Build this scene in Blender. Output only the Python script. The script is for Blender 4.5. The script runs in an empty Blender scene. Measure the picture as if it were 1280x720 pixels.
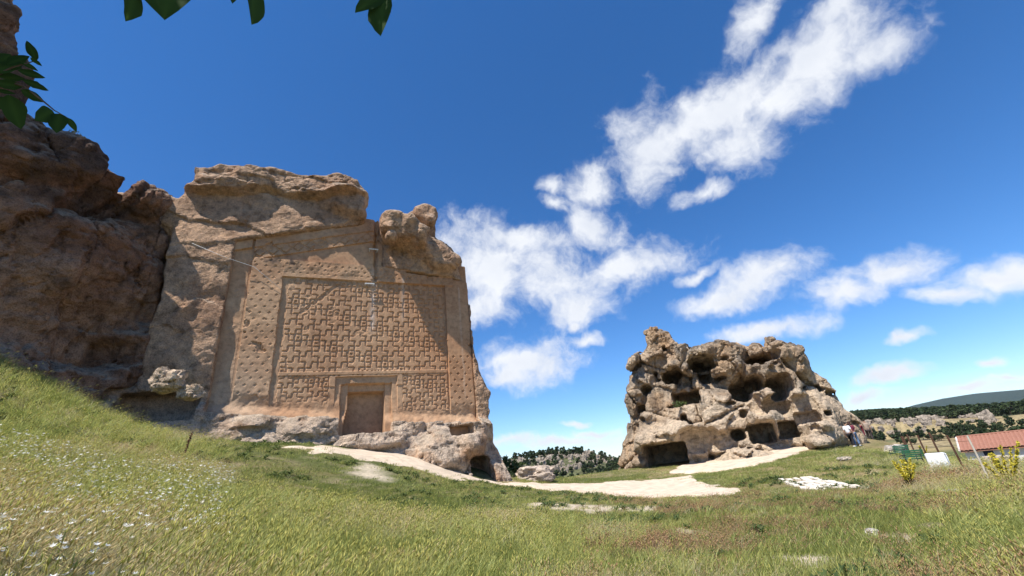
import bpy, bmesh, math, random
import numpy as np
from mathutils import Vector, Matrix, Euler

# ------------------------------------------------------------------ camera, sky, sun, exposure
SC = bpy.context.scene
EYE = np.array([0.0, 0.0, 1.6])
FPX, PITCH, ROLL = 530.0, math.radians(23.5), math.radians(6.9)
cF = np.array([0, math.cos(PITCH), math.sin(PITCH)])
cU0 = np.array([0, -math.sin(PITCH), math.cos(PITCH)])
cR0 = np.array([1.0, 0, 0])
cR = math.cos(ROLL) * cR0 - math.sin(ROLL) * cU0
cU = math.sin(ROLL) * cR0 + math.cos(ROLL) * cU0
cam_d = bpy.data.cameras.new('camera')
cam = bpy.data.objects.new('camera', cam_d)
SC.collection.objects.link(cam)
cam_d.sensor_width = 36.0
cam_d.lens = 36.0 * FPX / 1280.0
cam_d.clip_start = 0.05
cam_d.clip_end = 20000
M = Matrix.Identity(4)
for i in range(3):
    M[i][0], M[i][1], M[i][2], M[i][3] = cR[i], cU[i], -cF[i], EYE[i]
cam.matrix_world = M
SC.camera = cam

# sun: behind the camera to the left, high, nearly along the carved face
SUN_EL = math.radians(61)
SUN_H = np.array([-0.632, -0.775])
SUN_H = SUN_H / np.linalg.norm(SUN_H)
sun_dir = np.array([SUN_H[0] * math.cos(SUN_EL), SUN_H[1] * math.cos(SUN_EL), math.sin(SUN_EL)])
sd = bpy.data.lights.new('sun', 'SUN')
sd.energy = 5.0
sd.angle = math.radians(0.53)
sd.color = (1.0, 0.95, 0.88)
so = bpy.data.objects.new('sun', sd)
SC.collection.objects.link(so)
so.rotation_euler = Vector(sun_dir).to_track_quat('Z', 'Y').to_euler()
so.location = (-30, -30, 60)

SC.view_settings.view_transform = 'Standard'
SC.view_settings.look = 'None'
SC.view_settings.gamma = 1.0
SC.view_settings.use_curve_mapping = False
SC.view_settings.exposure = 0.55
SC.render.engine = 'CYCLES'
SC.cycles.max_bounces = 6
SC.cycles.diffuse_bounces = 3

def ray(x, y):
    d = cF * FPX + cR * (x - 640) - cU * (y - 360)
    return d / np.linalg.norm(d)
def at(x, y, R):
    """a point seen in the direction of photograph pixel x, y at horizontal range R (metres)"""
    d = ray(x, y)
    return EYE + d / math.hypot(d[0], d[1]) * R

# ---- world: Nishita sky with fair-weather clouds as directions on the sky
def build_world():
    w = bpy.data.worlds.new('World')
    SC.world = w
    w.use_nodes = True
    nt = w.node_tree
    N, L = nt.nodes, nt.links
    N.clear()
    out = N.new('ShaderNodeOutputWorld')
    bg = N.new('ShaderNodeBackground')
    bg.inputs['Strength'].default_value = 0.1
    sky = N.new('ShaderNodeTexSky')
    sky.sky_type = 'NISHITA'
    sky.sun_disc = False
    sky.sun_elevation = SUN_EL
    sky.sun_rotation = math.atan2(SUN_H[0], SUN_H[1])
    sky.altitude = 1200
    sky.air_density = 1.0
    sky.dust_density = 0.05
    sky.ozone_density = 3.0
    tc = N.new('ShaderNodeTexCoord')
    # warp
    def noise(scale, detail, rough, vec):
        n = N.new('ShaderNodeTexNoise')
        n.noise_dimensions = '3D'
        n.inputs['Scale'].default_value = scale
        n.inputs['Detail'].default_value = detail
        n.inputs['Roughness'].default_value = rough
        L.new(vec, n.inputs['Vector'])
        return n
    def vm(op, a, b=None, scale=None):
        n = N.new('ShaderNodeVectorMath')
        n.operation = op
        for k, v in ((0, a), (1, b)):
            if v is None: continue
            if hasattr(v, 'is_output'): L.new(v, n.inputs[k])
            else: n.inputs[k].default_value = v
        if scale is not None: n.inputs['Scale'].default_value = scale
        return n
    def ma(op, a, b=None, c=None, clamp=False):
        n = N.new('ShaderNodeMath')
        n.operation = op
        n.use_clamp = clamp
        for k, v in enumerate((a, b, c)):
            if v is None: continue
            if hasattr(v, 'is_output'): L.new(v, n.inputs[k])
            else: n.inputs[k].default_value = v
        return n.outputs[0]
    gen = vm('NORMALIZE', tc.outputs['Generated']).outputs[0]
    n1 = noise(7.0, 4, 0.6, gen)
    off = vm('SUBTRACT', n1.outputs['Color'], (0.5, 0.5, 0.5)).outputs[0]
    off = vm('SCALE', off, scale=0.085).outputs[0]
    v = vm('ADD', gen, off).outputs[0]
    puffs = [  # pixel centre, radii, tilt in degrees of each cloud lump seen in this part of the sky
        (1020, 70, 92, 52, -38), (1085, 72, 62, 22, -22), (1050, 12, 62, 24, -38), (938, 32, 22, 50, 22), (905, 140, 100, 42, -36), (990, 118, 70, 40, -25),
        (812, 182, 62, 48, -50), (870, 150, 60, 40, -40), (925, 175, 66, 38, -20), (875, 240, 40, 15, -12), (735, 228, 36, 24, -60),
        (686, 234, 16, 14, 0), (738, 282, 50, 24, 25), (692, 262, 26, 12, 35),
        (612, 335, 92, 56, 8), (590, 385, 60, 28, 0), (690, 345, 84, 40, 8), (775, 335, 84, 26, -14), (720, 378, 40, 30, -20), (650, 300, 60, 18, 0),
        (657, 454, 72, 32, -4), (635, 472, 46, 18, 0), (735, 427, 24, 9, 0), (720, 405, 12, 8, -30),
        (945, 348, 66, 28, -20), (905, 374, 58, 17, -8), (868, 342, 30, 8, -22), (1115, 340, 72, 22, -8), (1062, 366, 62, 22, -6),
        (1250, 346, 88, 25, -14), (1195, 369, 54, 14, -4), (960, 411, 80, 14, -6), (1122, 425, 32, 7, -8), (1118, 468, 36, 11, -8), (1236, 450, 24, 7, -8),
        (1200, 486, 56, 8, -10), (1085, 497, 44, 10, -6), (1262, 470, 34, 6, -8), (700, 552, 70, 8, -6), (722, 526, 16, 5, 0), (745, 538, 30, 6, -5), (640, 552, 40, 8, -4),
        # the same kind of clouds over the rest of the sky
        (-500, 300, 120, 40, 10), (-1200, 420, 240, 60, 10), (-300, -500, 260, 130, 20), (900, -600, 300, 160, -20), (1700, 250, 160, 50, -10),
        (2300, 380, 240, 60, -15), (1900, -200, 200, 100, -30), (300, -1500, 700, 300, 10), (1500, -1400, 600, 260, -30)]
    cur = None
    for (x, y, rx, ry, a) in puffs:
        c = ray(x, y)
        ex, ey = ray(x + 2, y) - c, ray(x, y + 2) - c
        ca, sa = math.cos(math.radians(a)), math.sin(math.radians(a))
        e1 = ca * ex + sa * ey
        e2 = -sa * ex + ca * ey
        s1, s2 = np.linalg.norm(e1) / 2, np.linalg.norm(e2) / 2
        e1 = e1 / np.linalg.norm(e1)
        e2 = e2 - e1 * (e2 @ e1)
        e2 = e2 / np.linalg.norm(e2)
        e3 = np.cross(e1, e2)
        mp = N.new('ShaderNodeMapping')
        mp.vector_type = 'TEXTURE'
        R3 = Matrix([[e1[i], e2[i], e3[i]] for i in range(3)])
        mp.inputs['Rotation'].default_value = R3.to_euler('XYZ')
        mp.inputs['Scale'].default_value = (rx * s1 * 1.04, ry * s2 * 1.04, 1e5)
        L.new(v, mp.inputs['Vector'])
        ln = vm('LENGTH', mp.outputs[0]).outputs['Value']
        cur = ln if cur is None else ma('SMOOTH_MIN', cur, ln, 0.22)
    fine = noise(14.0, 9, 0.62, v)
    fb = ma('SUBTRACT', fine.outputs['Fac'], 0.5)
    edge = ma('SUBTRACT', 1.0, cur)
    edge = ma('MAXIMUM', edge, -2.0)
    den = ma('MULTIPLY_ADD', fb, 2.3, edge)
    mr = N.new('ShaderNodeMapRange')
    mr.interpolation_type = 'SMOOTHSTEP'
    mr.inputs['From Min'].default_value = -0.32
    mr.inputs['From Max'].default_value = 0.9
    L.new(den, mr.inputs['Value'])
    # body: greyer where the cloud is thick and turned from the sun
    offs = vm('ADD', v, tuple(-0.022 * sun_dir)).outputs[0]
    sh = noise(9.0, 6, 0.55, offs)
    thick = ma('MULTIPLY_ADD', edge, 0.30, sh.outputs['Fac'])
    mr2 = N.new('ShaderNodeMapRange')
    mr2.inputs['From Min'].default_value = 0.45
    mr2.inputs['From Max'].default_value = 0.95
    L.new(thick, mr2.inputs['Value'])
    cc = N.new('ShaderNodeMix')
    cc.data_type = 'RGBA'
    cc.inputs['A'].default_value = (6.95, 7.1, 7.35, 1)
    cc.inputs['B'].default_value = (5.6, 5.9, 6.5, 1)
    L.new(mr2.outputs[0], cc.inputs['Factor'])
    # deepen the clear sky a little (a phone camera's blue)
    hs = N.new('ShaderNodeHueSaturation')
    hs.inputs['Saturation'].default_value = 1.21
    hs.inputs['Value'].default_value = 1.2
    tn = N.new('ShaderNodeMix'); tn.data_type = 'RGBA'; tn.blend_type = 'MULTIPLY'; tn.inputs['Factor'].default_value = 1.0
    tn.inputs['B'].default_value = (0.88, 0.93, 1.04, 1)
    L.new(sky.outputs[0], tn.inputs['A'])
    L.new(tn.outputs['Result'], hs.inputs['Color'])
    mx = N.new('ShaderNodeMix')
    mx.data_type = 'RGBA'
    L.new(ma('MULTIPLY', mr.outputs[0], 0.97), mx.inputs['Factor'])
    L.new(hs.outputs[0], mx.inputs['A'])
    L.new(cc.outputs['Result'], mx.inputs['B'])
    L.new(mx.outputs['Result'], bg.inputs['Color'])
    L.new(bg.outputs[0], out.inputs['Surface'])
    w.cycles.sampling_method = 'MANUAL'
    w.cycles.sample_map_resolution = 512
build_world()

# ------------------------------------------------------------------ helpers
COL = SC.collection
rng = np.random.default_rng(11)
random.seed(5)

def sstep(a, b, x):
    t = np.clip((x - a) / (b - a), 0, 1)
    return t * t * (3 - 2 * t)
_TAB = rng.random((64, 64, 64)).astype(np.float32)
def vnoise(P, seed=0):
    """value noise in -1..1 at points P (n,3)"""
    P = P + np.array([seed * 17.31, seed * 5.77, seed * 11.13])
    i = np.floor(P).astype(np.int64)
    f = P - i
    f = f * f * (3 - 2 * f)
    i0 = i & 63
    i1 = (i + 1) & 63
    r = 0
    for a in (0, 1):
        X = i1[:, 0] if a else i0[:, 0]
        wx = f[:, 0] if a else 1 - f[:, 0]
        for b in (0, 1):
            Y = i1[:, 1] if b else i0[:, 1]
            wy = f[:, 1] if b else 1 - f[:, 1]
            r = r + wx * wy * ((1 - f[:, 2]) * _TAB[X, Y, i0[:, 2]] + f[:, 2] * _TAB[X, Y, i1[:, 2]])
    return r * 2 - 1
def fbm(P, octv=5, gain=0.5, seed=0, ridged=False):
    s, a, t = 0, 1.0, 0
    for k in range(octv):
        n = vnoise(P * (2.03 ** k), seed + k)
        if ridged: n = 1 - 2 * np.abs(n)
        s = s + a * n
        t += a
        a *= gain
    return s / t
def fbm2(x, y, scale, octv=4, seed=0, gain=0.5, ridged=False):
    sh = x.shape
    P = np.stack([x.ravel() / scale, y.ravel() / scale, np.full(x.size, 0.37 + seed)], 1)
    return fbm(P, octv, gain, seed, ridged).reshape(sh)
def vor2(x, y, scale, seed=0, jit=0.85):
    """2-D Voronoi: nearest distance, border distance, random value of the cell"""
    r2 = np.random.default_rng(seed)
    T = r2.random((61, 61, 3))
    X, Y = x / scale, y / scale
    ix, iy = np.floor(X).astype(int), np.floor(Y).astype(int)
    f1 = np.full(X.shape, 9.0); f2 = f1.copy(); cell = np.zeros(X.shape)
    for a in (-1, 0, 1):
        for b in (-1, 0, 1):
            c = T[(ix + a) % 61, (iy + b) % 61]
            d = np.hypot(ix + a + 0.5 + (c[..., 0] - 0.5) * jit - X, iy + b + 0.5 + (c[..., 1] - 0.5) * jit - Y)
            near = d < f1
            f2 = np.where(near, f1, np.minimum(f2, d))
            cell = np.where(near, c[..., 2], cell)
            f1 = np.where(near, d, f1)
    return f1 * scale, (f2 - f1) * scale, cell
def facets(x, y, scale, seed, step=1.0, tilt=1.0, crack=0.3, cw=0.08):
    """broken rock: flat facets, each tilted and set off at random, with dark joints between"""
    r2 = np.random.default_rng(seed); T = r2.random((61, 61, 5)); X, Y = x / scale, y / scale
    ix, iy = np.floor(X).astype(int), np.floor(Y).astype(int)
    f1 = np.full(X.shape, 9.0); f2 = f1.copy(); hgt = np.zeros(X.shape)
    for a in (-1, 0, 1):
        for b in (-1, 0, 1):
            c = T[(ix + a) % 61, (iy + b) % 61]
            dx, dy = X - (ix + a + 0.5 + (c[..., 0] - 0.5) * 0.9), Y - (iy + b + 0.5 + (c[..., 1] - 0.5) * 0.9)
            d = np.abs(dx) * 0.55 + np.abs(dy) * 0.55 + 0.45 * np.hypot(dx, dy)
            hh = (c[..., 2] - 0.5) * step + scale * tilt * ((c[..., 3] - 0.5) * dx + (c[..., 4] - 0.6) * dy)
            near = d < f1
            f2 = np.where(near, f1, np.minimum(f2, d)); hgt = np.where(near, hh, hgt); f1 = np.where(near, d, f1)
    return hgt - crack * np.exp(-((f2 - f1) * scale / cw) ** 2)
def grid_noise(shape, h, scale, seed):
    """smooth value noise on a regular grid (fast)"""
    r2 = np.random.default_rng(seed)
    out = None
    mats = []
    for n in shape:
        k = int(n * h / scale) + 3
        x = np.arange(n) * h / scale
        i = np.floor(x).astype(int)
        f = x - i
        f = f * f * (3 - 2 * f)
        m = np.zeros((n, k + 1), np.float32)
        m[np.arange(n), i] = 1 - f
        m[np.arange(n), i + 1] += f
        mats.append(m)
    lat = (r2.random([m.shape[1] for m in mats]) * 2 - 1).astype(np.float32)
    t = np.tensordot(mats[0], lat, (1, 0))
    t = np.moveaxis(np.tensordot(mats[1], t, (1, 1)), 0, 1)
    t = np.moveaxis(np.tensordot(mats[2], t, (1, 2)), 0, 2)
    return t
def surface_nets(V, h):
    """vertices (grid coordinates * h) and quads of the zero surface of V (negative inside)"""
    s = V < 0
    c = [s[i:s.shape[0] - 1 + i, j:s.shape[1] - 1 + j, k:s.shape[2] - 1 + k] for i in (0, 1) for j in (0, 1) for k in (0, 1)]
    tot = sum(x.astype(np.int8) for x in c)
    act = (tot > 0) & (tot < 8)
    idx = np.full(act.shape, -1, np.int64)
    I = np.argwhere(act)
    idx[act] = np.arange(len(I))
    corner = np.array([(i, j, k) for i in (0, 1) for j in (0, 1) for k in (0, 1)])
    vals = np.stack([V[I[:, 0] + a, I[:, 1] + b, I[:, 2] + d] for a, b, d in corner], 1)
    P = np.zeros((len(I), 3)); cnt = np.zeros(len(I))
    for a in range(8):
        for b in range(a + 1, 8):
            if np.abs(corner[a] - corner[b]).sum() != 1: continue
            x, y = vals[:, a], vals[:, b]
            m = (x < 0) != (y < 0)
            t = np.where(m, x / np.where(m, x - y, 1), 0)
            q = corner[a] + t[:, None] * (corner[b] - corner[a])
            P += np.where(m[:, None], q, 0); cnt += m
    P = (I + P / cnt[:, None]) * h
    quads = []
    for ax in range(3):
        o1, o2 = [(1, 2), (2, 0), (0, 1)][ax]
        sl0 = [slice(None)] * 3; sl1 = [slice(None)] * 3
        sl0[ax] = slice(0, -1); sl1[ax] = slice(1, None)
        a, b = s[tuple(sl0)], s[tuple(sl1)]
        E = np.argwhere(a != b)
        ok = (E[:, o1] > 0) & (E[:, o2] > 0) & (E[:, o1] < V.shape[o1] - 1) & (E[:, o2] < V.shape[o2] - 1)
        E = E[ok]
        fl = a[E[:, 0], E[:, 1], E[:, 2]]
        def cell(d1, d2):
            q = E.copy(); q[:, o1] += d1; q[:, o2] += d2
            return idx[q[:, 0], q[:, 1], q[:, 2]]
        q = np.stack([cell(-1, -1), cell(0, -1), cell(0, 0), cell(-1, 0)], 1)
        q[~fl] = q[~fl][:, ::-1]
        quads.append(q)
    return P, np.concatenate(quads)
def vnormals(P, Q):
    n = np.cross(P[Q[:, 2]] - P[Q[:, 0]], P[Q[:, 3]] - P[Q[:, 1]])
    out = np.zeros_like(P)
    for k in range(4):
        for a in range(3):
            out[:, a] += np.bincount(Q[:, k], n[:, a], len(P))
    return out / (np.linalg.norm(out, axis=1, keepdims=True) + 1e-9)
def mesh_np(name, P, F, smooth=True, col=None):
    """mesh from numpy vertices and faces (all quads or all triangles)"""
    me = bpy.data.meshes.new(name)
    F = np.asarray(F)
    k = F.shape[1]
    me.vertices.add(len(P)); me.vertices.foreach_set('co', np.asarray(P, np.float32).ravel())
    me.loops.add(F.size); me.loops.foreach_set('vertex_index', F.astype(np.int32).ravel())
    me.polygons.add(len(F))
    me.polygons.foreach_set('loop_start', np.arange(0, F.size, k, dtype=np.int32))
    me.polygons.foreach_set('use_smooth', np.full(len(F), smooth))
    if col is not None:
        a = me.color_attributes.new('tint', 'FLOAT_COLOR', 'POINT')
        c4 = np.concatenate([col, np.ones((len(col), 1))], 1).astype(np.float32)
        a.data.foreach_set('color', c4.ravel())
    me.update(calc_edges=True)
    me.validate()
    return me
def obj(name, me, mat=None, parent=None):
    o = bpy.data.objects.new(name, me)
    COL.objects.link(o)
    if mat is not None:
        me.materials.clear(); me.materials.append(mat)
    if parent is not None: o.parent = parent
    return o
def empty(name, loc=(0, 0, 0), rz=0.0):
    o = bpy.data.objects.new(name, None)
    COL.objects.link(o)
    o.location = tuple(loc); o.rotation_euler = (0, 0, rz)
    o.empty_display_size = 0.2
    return o
def tag(o, label=None, cat=None, group=None, kind=None):
    if label: o['label'] = label
    if cat: o['category'] = cat
    if group: o['group'] = group
    if kind: o['kind'] = kind
    return o
class MB:
    """collects simple shapes into one mesh"""
    def __init__(s): s.v = []; s.f = []
    def add(s, vs, fs):
        b = len(s.v); s.v += [tuple(v) for v in vs]; s.f += [tuple(i + b for i in f) for f in fs]
    def box(s, c, size, rot=None):
        R = rot if rot is not None else Matrix.Identity(3)
        vs = [Vector(c) + R @ Vector((x * size[0] / 2, y * size[1] / 2, z * size[2] / 2)) for x in (-1, 1) for y in (-1, 1) for z in (-1, 1)]
        s.add(vs, [(0, 1, 3, 2), (4, 6, 7, 5), (0, 4, 5, 1), (2, 3, 7, 6), (0, 2, 6, 4), (1, 5, 7, 3)])
    def tube(s, pts, rad, n=6):
        pts = [Vector(p) for p in pts]
        rings = []
        for i, p in enumerate(pts):
            t = (pts[min(i + 1, len(pts) - 1)] - pts[max(i - 1, 0)]).normalized()
            a = t.orthogonal().normalized(); b = t.cross(a)
            r = rad[i] if hasattr(rad, '__len__') else rad
            rings.append([p + (a * math.cos(2 * math.pi * k / n) + b * math.sin(2 * math.pi * k / n)) * r for k in range(n)])
        vs = [v for r in rings for v in r]
        fs = [(i * n + k, i * n + (k + 1) % n, (i + 1) * n + (k + 1) % n, (i + 1) * n + k) for i in range(len(pts) - 1) for k in range(n)]
        fs += [tuple(range(n))[::-1], tuple((len(pts) - 1) * n + k for k in range(n))]
        s.add(vs, fs)
    def mesh(s, name, smooth=False):
        me = bpy.data.meshes.new(name)
        me.from_pydata(s.v, [], s.f)
        if smooth: me.polygons.foreach_set('use_smooth', [True] * len(me.polygons))
        me.update()
        return me
    def build(s, name, mat, parent=None, smooth=False):
        return obj(name, s.mesh(name, smooth), mat, parent)

# ------------------------------------------------------------------ materials
def new_mat(name):
    m = bpy.data.materials.new(name); m.use_nodes = True
    nt = m.node_tree
    return m, nt.nodes, nt.links, nt.nodes['Principled BSDF']
def n_noise(N, L, vec, scale, detail=6, rough=0.6):
    n = N.new('ShaderNodeTexNoise')
    n.inputs['Scale'].default_value = scale; n.inputs['Detail'].default_value = detail; n.inputs['Roughness'].default_value = rough
    if vec is not None: L.new(vec, n.inputs['Vector'])
    return n
def n_ramp(N, L, fac, stops):
    r = N.new('ShaderNodeValToRGB')
    e = r.color_ramp.elements
    while len(e) < len(stops): e.new(0.5)
    for k, (p, c) in enumerate(stops):
        e[k].position = p; e[k].color = (*c, 1) if len(c) == 3 else c
    L.new(fac, r.inputs[0])
    return r
def n_mix(N, L, fac, a, b, blend='MIX'):
    m = N.new('ShaderNodeMix'); m.data_type = 'RGBA'; m.blend_type = blend
    for k, v in (('Factor', fac), ('A', a), ('B', b)):
        if hasattr(v, 'is_output'): L.new(v, m.inputs[k])
        elif k == 'Factor': m.inputs[k].default_value = v
        else: m.inputs[k].default_value = (*v, 1)
    return m.outputs['Result']
def rock_material(name, fine=1.0, bump=0.5, rough=0.95, con=1.0):
    """weathered tuff; the large colour patches come from the 'tint' attribute, grain and pits from nodes"""
    m, N, L, B = new_mat(name)
    tc = N.new('ShaderNodeTexCoord').outputs['Object']
    at_ = N.new('ShaderNodeAttribute'); at_.attribute_name = 'tint'
    a = n_noise(N, L, tc, 2.2 * fine, 6, 0.65)
    ra = n_ramp(N, L, a.outputs['Fac'], [(0.30, (0.42, 0.41, 0.40)), (0.5, (1, 1, 1)), (0.70, (1.36, 1.32, 1.26))])
    c = n_mix(N, L, con, at_.outputs['Color'], ra.outputs[0], 'MULTIPLY')
    b = n_noise(N, L, tc, 16 * fine, 5, 0.7)
    rb = n_ramp(N, L, b.outputs['Fac'], [(0.33, (0.40, 0.38, 0.36)), (0.5, (1, 1, 1)), (0.72, (1.25, 1.25, 1.25))])
    c = n_mix(N, L, 0.8 * con, c, rb.outputs[0], 'MULTIPLY')
    L.new(c, B.inputs['Base Color'])
    B.inputs['Roughness'].default_value = rough
    B.inputs['Specular IOR Level'].default_value = 0.15
    vo = N.new('ShaderNodeTexVoronoi'); vo.inputs['Scale'].default_value = 4.5 * fine; vo.feature = 'F1'
    wv = N.new('ShaderNodeVectorMath'); wv.operation = 'MULTIPLY_ADD'
    L.new(a.outputs['Color'], wv.inputs[0]); wv.inputs[1].default_value = (0.5, 0.5, 0.5); L.new(tc, wv.inputs[2])
    L.new(wv.outputs[0], vo.inputs['Vector'])
    h = N.new('ShaderNodeMath'); h.operation = 'MULTIPLY_ADD'
    L.new(vo.outputs['Distance'], h.inputs[0]); h.inputs[1].default_value = 0.5
    L.new(b.outputs['Fac'], h.inputs[2])
    h2 = N.new('ShaderNodeMath'); h2.operation = 'MULTIPLY_ADD'
    L.new(a.outputs['Fac'], h2.inputs[0]); h2.inputs[1].default_value = 1.2
    L.new(h.outputs[0], h2.inputs[2])
    bp = N.new('ShaderNodeBump'); bp.inputs['Strength'].default_value = bump; bp.inputs['Distance'].default_value = 0.2
    L.new(h2.outputs[0], bp.inputs['Height'])
    L.new(bp.outputs[0], B.inputs['Normal'])
    return m
def plain(name, color, rough=0.8, var=0.25, scale=8.0, metal=0.0, spec=0.3):
    m, N, L, B = new_mat(name)
    tc = N.new('ShaderNodeTexCoord').outputs['Object']
    a = n_noise(N, L, tc, scale, 6, 0.65)
    c = np.array(color)
    r = n_ramp(N, L, a.outputs['Fac'], [(0.3, tuple(c * (1 - var))), (0.7, tuple(np.minimum(c * (1 + var), 1)))])
    L.new(r.outputs[0], B.inputs['Base Color'])
    B.inputs['Roughness'].default_value = rough
    B.inputs['Metallic'].default_value = metal
    B.inputs['Specular IOR Level'].default_value = spec
    return m
def leafy(name, color, color2, trans=0.35, rough=0.6, vary=0.35):
    """leaf / blade: colour varies between instances, light passes through"""
    m, N, L, B = new_mat(name)
    oi = N.new('ShaderNodeObjectInfo')
    at_ = N.new('ShaderNodeAttribute'); at_.attribute_name = 'tint'
    c = n_mix(N, L, oi.outputs['Random'], color, color2)
    br = N.new('ShaderNodeMapRange'); L.new(oi.outputs['Random'], br.inputs[0])
    c = n_mix(N, L, vary, c, at_.outputs['Color'], 'MULTIPLY') if vary > 0 else c
    L.new(c, B.inputs['Base Color'])
    B.inputs['Roughness'].default_value = rough
    B.inputs['Specular IOR Level'].default_value = 0.25
    tr = N.new('ShaderNodeBsdfTranslucent'); L.new(c, tr.inputs['Color'])
    ms = N.new('ShaderNodeMixShader'); ms.inputs[0].default_value = trans
    L.new(B.outputs[0], ms.inputs[1]); L.new(tr.outputs[0], ms.inputs[2])
    L.new(ms.outputs[0], N['Material Output'].inputs['Surface'])
    return m

# ------------------------------------------------------------------ frames: a vertical plane with u to the right, w outward, z up
class Frame:
    def __init__(s, origin, ang):
        """ang: heading of the u axis measured from forward (+y) towards the right (+x), degrees"""
        a = math.radians(ang)
        s.o = np.array(origin, float)
        s.d = np.array([math.sin(a), math.cos(a), 0])
        s.n = np.array([s.d[1], -s.d[0], 0])
    def uz(s, x, y, w=0.0):
        q = ray(x, y)
        o = s.o + s.n * w
        P = EYE + q * (((o - EYE) @ s.n) / (q @ s.n))
        return float((P - s.o) @ s.d), float(P[2])
    def world(s, L):
        return s.o[None, :] * np.array([1, 1, 0]) + L[:, :1] * s.d + L[:, 1:2] * s.n + L[:, 2:3] * np.array([0, 0, 1.0])
    def pt(s, u, w, z):
        return s.world(np.array([[u, w, z]]))[0]
p0 = at(455, 533, 28.0)
FAC = Frame((p0[0], p0[1], 0), 65.0)
RK = Frame((at(920, 560, 42)[0], at(920, 560, 42)[1], 0), 112.0)
cB = at(222, 300, 29.0)
CLF = Frame((cB[0] - 12 * math.sin(math.radians(27)), cB[1] - 12 * math.cos(math.radians(27)), 0), 27.0)

def poly_sd(pts, U, Z):
    d = np.full(U.shape, 1e9); ins = np.zeros(U.shape, bool)
    n = len(pts)
    for i in range(n):
        (ax, ay), (bx, by) = pts[i], pts[(i + 1) % n]
        ex, ey = bx - ax, by - ay
        t = np.clip(((U - ax) * ex + (Z - ay) * ey) / (ex * ex + ey * ey + 1e-9), 0, 1)
        d = np.minimum(d, np.hypot(U - ax - t * ex, Z - ay - t * ey))
        if ey != 0:
            c = ((ay > Z) != (by > Z)) & (U < ex * (Z - ay) / ey + ax)
            ins ^= c
    return np.where(ins, -d, d)
def smax(a, b, k):
    h = np.clip(0.5 + 0.5 * (a - b) / k, 0, 1)
    return b + (a - b) * h + k * h * (1 - h)
def smin(a, b, k): return -smax(-a, -b, k)
def lump(U, Z, u0, z0, ru, rz, amp, p=2.0, tilt=0.0):
    ct, st = math.cos(math.radians(tilt)), math.sin(math.radians(tilt))
    a, b = (U - u0) * ct + (Z - z0) * st, -(U - u0) * st + (Z - z0) * ct
    r = (np.abs(a / ru) ** p + np.abs(b / rz) ** p) ** (1 / p)
    return amp * sstep(1.0, 0.45, r)

# ------------------------------------------------------------------ ground
CTRL = [(640, 720, 8.0), (0, 720, 6.2), (320, 720, 7.2), (960, 720, 7.3), (1280, 720, 8.2), (0, 660, 9.6), (0, 600, 13.5), (0, 530, 19.5), (0, 452, 26.5),
        (80, 492, 26.3), (160, 528, 27.0), (120, 600, 15.0), (160, 660, 10.0), (320, 640, 12.0), (300, 590, 18.5), (230, 548, 27.0), (290, 556, 24.2), (400, 563, 23.4), (500, 583, 24.0), (600, 599, 26.8), (290, 549, 27.6), (345, 551, 27.2), (400, 555, 26.6), (500, 567, 27.2), (560, 578, 28.6),
        (440, 620, 18.0), (500, 660, 12.0), (560, 630, 17.0), (640, 606, 27.0), (640, 660, 14.0), (700, 598, 38.0), (780, 587, 41.0), (770, 622, 22.5), (920, 619, 20.5), (860, 592, 34.0),
        (900, 577, 39.0), (960, 562, 40.0), (1050, 553, 44.0), (1064, 556, 42.0), (960, 650, 12.6), (1120, 650, 12.6), (1240, 655, 12.4), (1030, 608, 20.5), (1120, 568, 33.0),
        (1175, 585, 25.0), (1240, 610, 17.5), (1275, 620, 16.0), (1110, 551, 45.0), (830, 640, 16.0)]
_c = [at(*q) for q in CTRL]
_c += [np.array(q, float) for q in [(0, 0, 0), (-3, 0, 0.7), (3, 0, -0.05), (-5, -3, 1.15), (6, 0, -0.1), (0, -9, 0.2), (-12, -5, 2.8), (12, -5, -0.4), (-18, 3, 5.0), (20, 4, -0.8),
       (-27, 10, 8.6), (-32, 28, 9.0), (-14, 40, 4.0), (0, 48, 0.4), (20, 52, 0.6), (34, 44, 0.3), (-40, -20, 9), (40, -20, -3), (24, 12, -1.5), (32, 22, -2.2), (40, 34, -3.2), (20.5, 20, -0.9), (27, 26.5, -2.5), (18.5, 16, -0.45), (29, 35, -1.2)]]
_c = np.array(_c)
def _tps(r): return np.where(r > 1e-6, r * r * np.log(r + 1e-9), 0)
def _fit(c, lam=0.6):
    n = len(c)
    K = _tps(np.hypot(c[:, None, 0] - c[None, :, 0], c[:, None, 1] - c[None, :, 1])) + lam * np.eye(n)
    Pm = np.concatenate([np.ones((n, 1)), c[:, :2]], 1)
    A = np.block([[K, Pm], [Pm.T, np.zeros((3, 3))]])
    return np.linalg.solve(A, np.concatenate([c[:, 2], np.zeros(3)]))
_w = _fit(_c)
VALLEY = -7.5
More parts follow.
